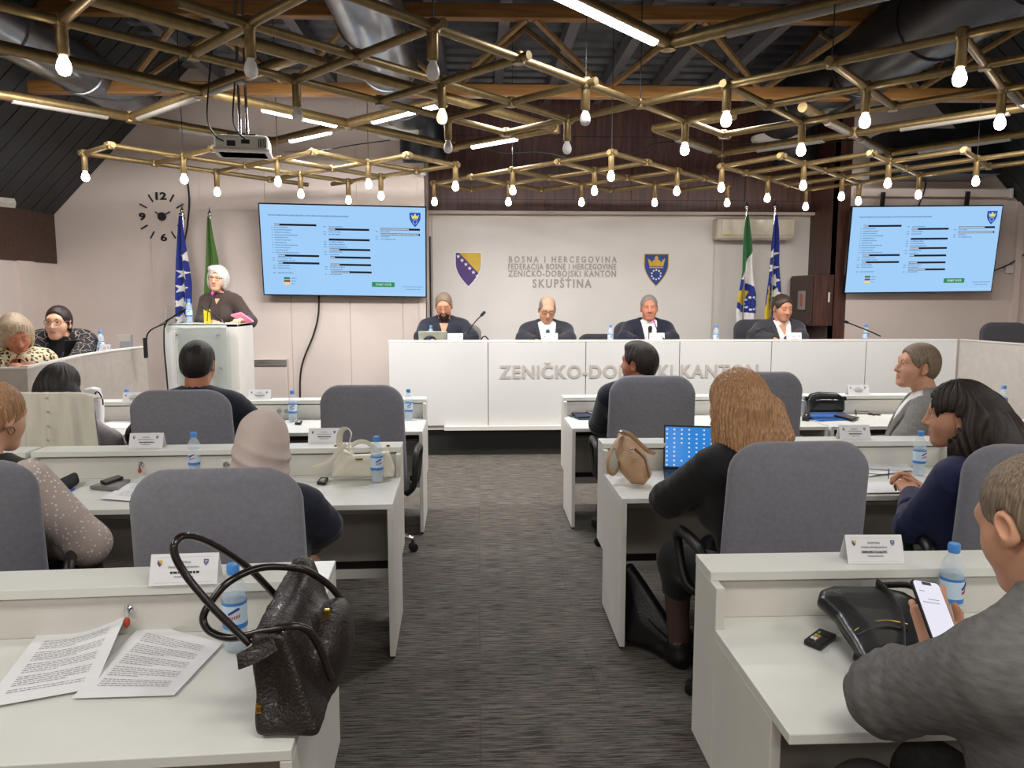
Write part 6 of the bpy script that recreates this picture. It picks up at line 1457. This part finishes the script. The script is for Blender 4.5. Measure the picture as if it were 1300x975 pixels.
for x in (1024, 1072): MB().bx(-.012, .012, -.012, .012, -.015, .015, 0, Matrix.Translation(PY(x, 506, 5.72)-o)).build('strap_tab', M_LEATH, t, bevel=.004)
t, o, n = pouch('tote_bag', 'white tote bag with a thin black handle beside the black-haired woman', 'bag', [PY(x, y, 5.35) for x, y in [(108, 536), (109, 493), (118, 491), (126, 493), (131, 512), (131, 537)]], .05, M_PAPER, wr=.002)
strap(t, o, [PY(113, 520, 5.28), PY(113, 508, 5.28), PY(119, 504, 5.28), PY(122, 498, 5.28), PY(126, 499, 5.28), PY(130, 507, 5.28), PY(131, 514, 5.28)], .005, M_BLACK, 'handle', flat=1)
t, o, n = pouch('floor_bag', 'black soft bag slumped on the carpet inside the second-row desk end', 'bag', [Vector(q) for q in [(.70, 3.62, .36), (.74, 3.60, .38), (.80, 3.52, .30), (.93, 3.38, .12), (1.01, 3.30, .02), (.97, 3.27, .01), (.86, 3.35, .02), (.70, 3.52, .02)]], .05, M_LEATH, wr=.006, fr=22, round_=.03)
strap(t, o, [Vector((.71, 3.56, .2)), Vector((.78, 3.44, .17)), Vector((.88, 3.34, .10)), Vector((.97, 3.26, .04))], .012, M_LEATH, flat=.4)
t, o, n = pouch('glasses_case', 'soft black case on the second-row desk beside the woman in the vest', 'case', [PY(x, y, Y) for x, y, Y in [(62, 618, 3.66), (74, 610, 3.74), (92, 603, 3.86), (99, 604, 3.86), (101, 612, 3.80), (92, 619, 3.72), (78, 625, 3.62), (66, 624, 3.6)]], .028, mat('black_cloth', '#161518', .9), wr=.002)
def pen(label, a, b, m, r=.005):
    d = Vector(b)-Vector(a); o = (Vector(a)+Vector(b))/2; t = thing('pen', label, 'pen', o)
    MB().tube([-d*.5, d*.38], r, 8).build('barrel', m, t, smooth=60); MB().tube([d*.38, d*.5], [r*.9, r*.2], 8).build('tip', M_BLACK, t, smooth=60)
    c = -d*.5; MB().tube([c+Vector((0, 0, r)), c+d*.25+Vector((0, 0, r*1.3))], .0018, 6).build('clip', m, t); return t
pen('blue pen beside the soft black case', PZ(80, 627, .747), PZ(95, 620, .747), mat('pen_blue', '#2a35a8', .3), .006)
pen('black pen on the third-row desk beside the folded glasses', PZ(1102, 526, .747), PZ(1119, 527, .747), M_BLACK)
pen('white pen in the hand of the woman in leopard print', PY(40.5, 454, 5.4), PY(47, 460.5, 5.36), M_WHITEE, .006)
def slab(name, label, cat, pts, z, th, m, lift=0):
    c = sum((PZ(x, y, z) for x, y in pts), Vector())/len(pts); t = thing(name, label, cat, (c.x, c.y, z))
    P = [(PZ(x, y, z)-c) for x, y in pts]; MB().prism([(q.x, q.y) for q in P], 0, th).build('body', m, t, bevel=min(.003, th*.3)); return t, c, P
def inset(P, k, z0, z1, name, m, t, sh=(0, 0)): MB().prism([(q.x*k+sh[0], q.y*k+sh[1]) for q in P], z0, z1).build(name, m, t)
t, c, P = slab('laptop', 'closed grey laptop on the second-row desk under a black phone', 'laptop', [(114, 621), (140, 612), (166, 612), (150, 624)], .742, .016, mat('laptop_grey', '#8d8b88', .35, metal=.5)); inset(P, .9, .016, .0175, 'lid_panel', mat('laptop_grey', '#8d8b88', .35, metal=.5), t)
t, c, P = slab('phone', 'black phone on top of the closed grey laptop', 'phone', [(127, 613), (150, 605.5), (157, 608), (134, 616)], .761, .012, M_BLACK); inset(P, .85, .012, .0125, 'screen', M_BLACKG, t)
t, c, P = slab('voting_unit', 'black voting unit with coloured keys on the front-right desk', 'device', [(1020, 818), (1040, 803), (1062, 811), (1042, 827)], .742, .014, M_BLACK)
u = (P[1]-P[0]); v = (P[3]-P[0]); q0 = P[0]
def uv(a, b): q = q0+u*a+v*b; return (q.x, q.y)
for a, b, m in ((.22, .18, M_WHITEP), (.42, .18, M_GOLD), (.42, .36, mat('orange_key', '#c98a2e', .4)), (.64, .18, mat('green_key', '#7d9a7a', .4)), (.22, .36, M_WHITEP)):
    MB().prism([uv(a, b), uv(a+.14, b), uv(a+.14, b+.14), uv(a, b+.14)], .014, .016).build('key', m, t)
MB().prism([uv(.62, .5), uv(.9, .5), uv(.9, .85), uv(.62, .85)], .014, .0148).build('display', M_DARK, t); MB().prism([uv(.12, .52), uv(.55, .52), uv(.55, .54), uv(.12, .54)], .014, .0148).build('printed_line', M_INKG, t)
t, c, P = slab('voting_unit', 'small black voting unit on the second-row desk below the ivory bag', 'device', [(402, 615), (407, 609), (417, 609), (413, 616)], .742, .014, M_BLACK); inset(P, .5, .014, .015, 'key_panel', M_GREYP, t)
t, c, P = slab('voting_unit', 'small black voting unit beside the bottle in the third row', 'device', [(374, 539), (377, 536), (384, 536), (382, 539.5)], .742, .014, M_BLACK); inset(P, .5, .014, .015, 'key_panel', M_GREYP, t)
t, c, P = slab('folder', 'blue folder under the black pouch on the third-row desk', 'folder', [(1020, 528), (1070, 522), (1082, 533), (1040, 535)], .742, .006, mat('blue_folder', '#1f62b8', .35)); inset(P, .93, .006, .007, 'cover', mat('blue_folder', '#1f62b8', .35), t)
t, c, P = slab('phone', 'dark phone resting on the edge of the blue folder', 'phone', [(1058, 528), (1068, 526), (1091, 531), (1082, 534)], .751, .009, M_BLACK); inset(P, .88, .009, .0095, 'screen', M_BLACKG, t)
t, c, P = slab('mouse', 'black computer mouse beside the blue folder', 'mouse', [(1018, 534), (1021, 529), (1028, 529.5), (1027, 535)], .742, .03, M_BLACK); inset(P, .3, .03, .033, 'wheel', M_GREYP, t)
t, c, P = slab('notebook', 'green notebook underneath the navy one on the third-row desk', 'notebook', [(723, 528.5), (735, 533), (758, 533), (752, 522)], .742, .008, mat('green_cover', '#2f4a43', .5)); inset(P, .98, .002, .006, 'pages', M_PAPER, t)
t, c, P = slab('notebook', 'navy notebook on the third-row desk beside the sleeve of the dark-suited man', 'notebook', [(724, 524.5), (733, 531), (757, 530), (750, 522)], .752, .012, mat('navy_cover', '#2b3048', .5)); inset(P, .97, .002, .010, 'pages', M_PAPER, t)
t, c, P = slab('phone', 'grey phone lying across the navy notebook', 'phone', [(739, 522), (745, 520.5), (758, 523), (752, 525.5)], .766, .01, M_GREYP); inset(P, .85, .01, .0105, 'screen', M_BLACKG, t)
def specs(label, p, rz, s=1):
    t = thing('eyeglasses', label, 'glasses', p, rz); b = MB()
    for k in (-1, 1):
        b.tube([(k*.034*s+.026*s*math.cos(a), 0, .02*s+.018*s*math.sin(a)) for a in [2*PI*i/16 for i in range(16)]], .0022, 6, closed=True)
    b.tube([(-.008*s, 0, .024*s), (.008*s, 0, .024*s)], .002, 6); b.build('front_frame', M_BLACK, t, smooth=60)
    for k in (-1, 1): MB().tube([(k*.06*s, 0, .024*s), (k*.06*s, .10*s, .022*s), (k*.05*s, .13*s, .006*s)], .0022, 6).build('temple', M_BLACK, t, smooth=60)
specs('black eyeglasses standing on the papers by the clasped hands', PZ(1128, 606, .752), R_(60)); specs('folded eyeglasses on the third-row desk beside the black pen', PZ(1086, 527, .745), R_(-110))

# laptops
E_LB = mat('laptop_blue', '#08090a', .2, emit='#1f7fd0', estr=SCR); E_LP = mat('laptop_pale', '#08090a', .2, emit='#9fc4e6', estr=SCR)
def laptop(label, p, rz, tilt, w, h, lid, disp, icons=False, base=True):
    t = thing('laptop', label, 'laptop', p, rz)
    if base: MB().bx(0, w, -h, 0, 0, .014).build('keyboard_base', lid, t, bevel=.004); MB().bx(w*.06, w*.94, -h*.5, -h*.08, .014, .0155).build('keys', M_BLACK, t)
    M = Matrix.Translation((0, 0, .014)) @ Matrix.Rotation(R_(-tilt), 4, 'X')
    s = MB().bx(0, w, 0, .008, 0, h, 0, M).build('screen_lid', lid, t, bevel=.003)
    if disp:
        MB().bx(.008, w-.008, -.001, .002, .012, h-.010, 0, M).build('display', disp, s)
        if icons:
            b = MB()
            for i in range(9):
                for j in range(9):
                    if random.random() < .93: x = .016+(w-.04)*i/8; z = .02+(h-.045)*j/8; b.bx(x-.003, x+.006, -.002, -.0008, z-.003, z+.005, 0, M)
            q = b.build('icons', E_WH, s); q['kind'] = 'stuff'
    return t
laptop('open laptop with a bright blue screen between the beige bag and the blonde woman', PZ(842, 598, .742), R_(-12), 16, .35, .235, M_BLACK, E_LB, True)
laptop('open laptop with a pale screen at the right edge of the second row', Vector((PY(1285, 560, 3.85).x, 3.86, .742)), R_(-6), 14, .34, .22, M_BLACK, E_LP)
laptop('pale laptop lid before the bearded man at the presiding table', Vector((PY(568, 430, 8.2).x, 8.2, TBL)), R_(180), 30, .30, .19, mat('pale_lid', '#b9bcae', .4), None)
t = laptop('black laptop with a white label on its lid, before the woman in the floral jacket', Vector((PY(121, 447, 6.62).x, 6.62, 1.131)), R_(225), 18, .25, .18, M_BLACK, None)
MB().bx(.05, .08, .0085, .011, .08, .14, 0, Matrix.Translation((0, 0, .014)) @ Matrix.Rotation(R_(-6), 4, 'X')).build('lid_label', M_WHITEE, t)
t = thing('document_stand', 'small grey folded stand on the left side table near the lectern', 'stand', (PY(160, 438, 7.12).x, 7.12, 1.13), R_(15))
MB().bx(-.055, .055, 0, .006, 0, .20, 0, Matrix.Rotation(R_(-14), 4, 'X')).build('front_leaf', mat('stand_grey', '#6f6d72', .5), t); MB().bx(-.055, .055, -.004, .002, 0, .20, 0, Matrix.Translation((-.02, .07, 0)) @ Matrix.Rotation(R_(14), 4, 'X')).build('rear_leaf', M_GREYP, t)

# the phone in the man's hand
def phone():
    c = PY(1187, 777, 1.585); a = (PY(1183, 800, 1.56)-PY(1165, 750, 1.63)).normalized(); x = (PY(1212, 772, 1.60)-PY(1180, 772, 1.585)); x = (x-a*x.dot(a)).normalized(); n = x.cross(-a).normalized()
    if n.y > 0: n = -n
    M = Matrix.Translation(c) @ Matrix((x, -a, x.cross(-a))).transposed().to_4x4()
    t = thing('phone', 'black phone with a lit white screen held by the man in the grey marl jacket', 'phone', c); M = Matrix.Translation(-c) @ M
    sg = 1 if (x.cross(-a)).dot(-_V(c)) > 0 else -1
    MB().prism([(q[0]*.036, q[1]*.074) for q in RR], -.004, .004, 0, M).build('case', M_BLACK, t, bevel=.0015)
    MB().prism([(q[0]*.0335, q[1]*.071) for q in RR], min(.0042*sg, .0046*sg), max(.0042*sg, .0046*sg), 0, M).build('screen', mat('phone_screen', '#0a0a0a', .15, emit='#e9e6f4', estr=SCR), t)
    MB().prism([(q[0]*.012, .066+q[1]*.004) for q in RR], min(.0048*sg, .005*sg), max(.0048*sg, .005*sg), 0, M).build('camera_notch', M_BLACK, t)
    b = MB()
    for y, x0, x1 in ((.045, -.026, -.012), (.026, -.01, .018), (.018, -.026, .016)): b.add([M @ Vector(q) for q in ((x0, y, .0049*sg), (x1, y, .0049*sg), (x1, y+.002, .0049*sg), (x0, y+.002, .0049*sg))], [(0, 1, 2, 3)])
    b.build('screen_text', mat('phone_text', '#0a0a0a', .2, emit='#8f8f9a', estr=SCR), t)
def _V(c): return (c-Vector((0, 0, CAMZ))).normalized()
RR = []
for cx, cy, a0 in ((.76, .88, 0), (-.76, .88, 90), (-.76, -.88, 180), (.76, -.88, 270)):
    for k in range(5): a = R_(a0+k*22.5); RR.append((cx+.24*math.cos(a), cy+.12*math.sin(a)))
phone()

# cream garment hung over the chair of the black-haired woman
gx, gy = -2.44, 4.67
t = thing('hung_garment', 'cream garment hung over the back of the chair of the black-haired woman', 'garment', (gx, gy, .4), R_(-3))
def gm(u, v):
    a = u*2-1; z = 1.115-.40-.62*max(0, v-.12)/.88; w = .27+.06*v; f = .012*math.sin(a*17+2*v)*min(1, v*3)+.006*math.sin(a*31-v*4)
    x = a*w; k = min(1, v/.12); y = -.29+.26*(a*a)*.27*1.0-.045*v; y = (-.17+.05*a*a)*(1-k)+y*k
    z += .018*math.sin(k*PI/2)-.035*abs(a)**6; return Vector((x, y+f-.012, z))
MB().sheet(gm, 44, 40, .006).build('cloth', mat('cream_cloth', '#dcd7c8', .85, var=.03, bump=.15, bscale=300), t, smooth=70)
b = MB()
for k in range(7): b.lathe([(.003, -.004), (.008, 0), (.003, .004)], gm(.60+.012*math.sin(k), .15+.11*k)+Vector((0, -.012, 0)), 8)
b.build('frill', mat('cream_frill', '#c9c2b2', .8), t)['kind'] = 'stuff'
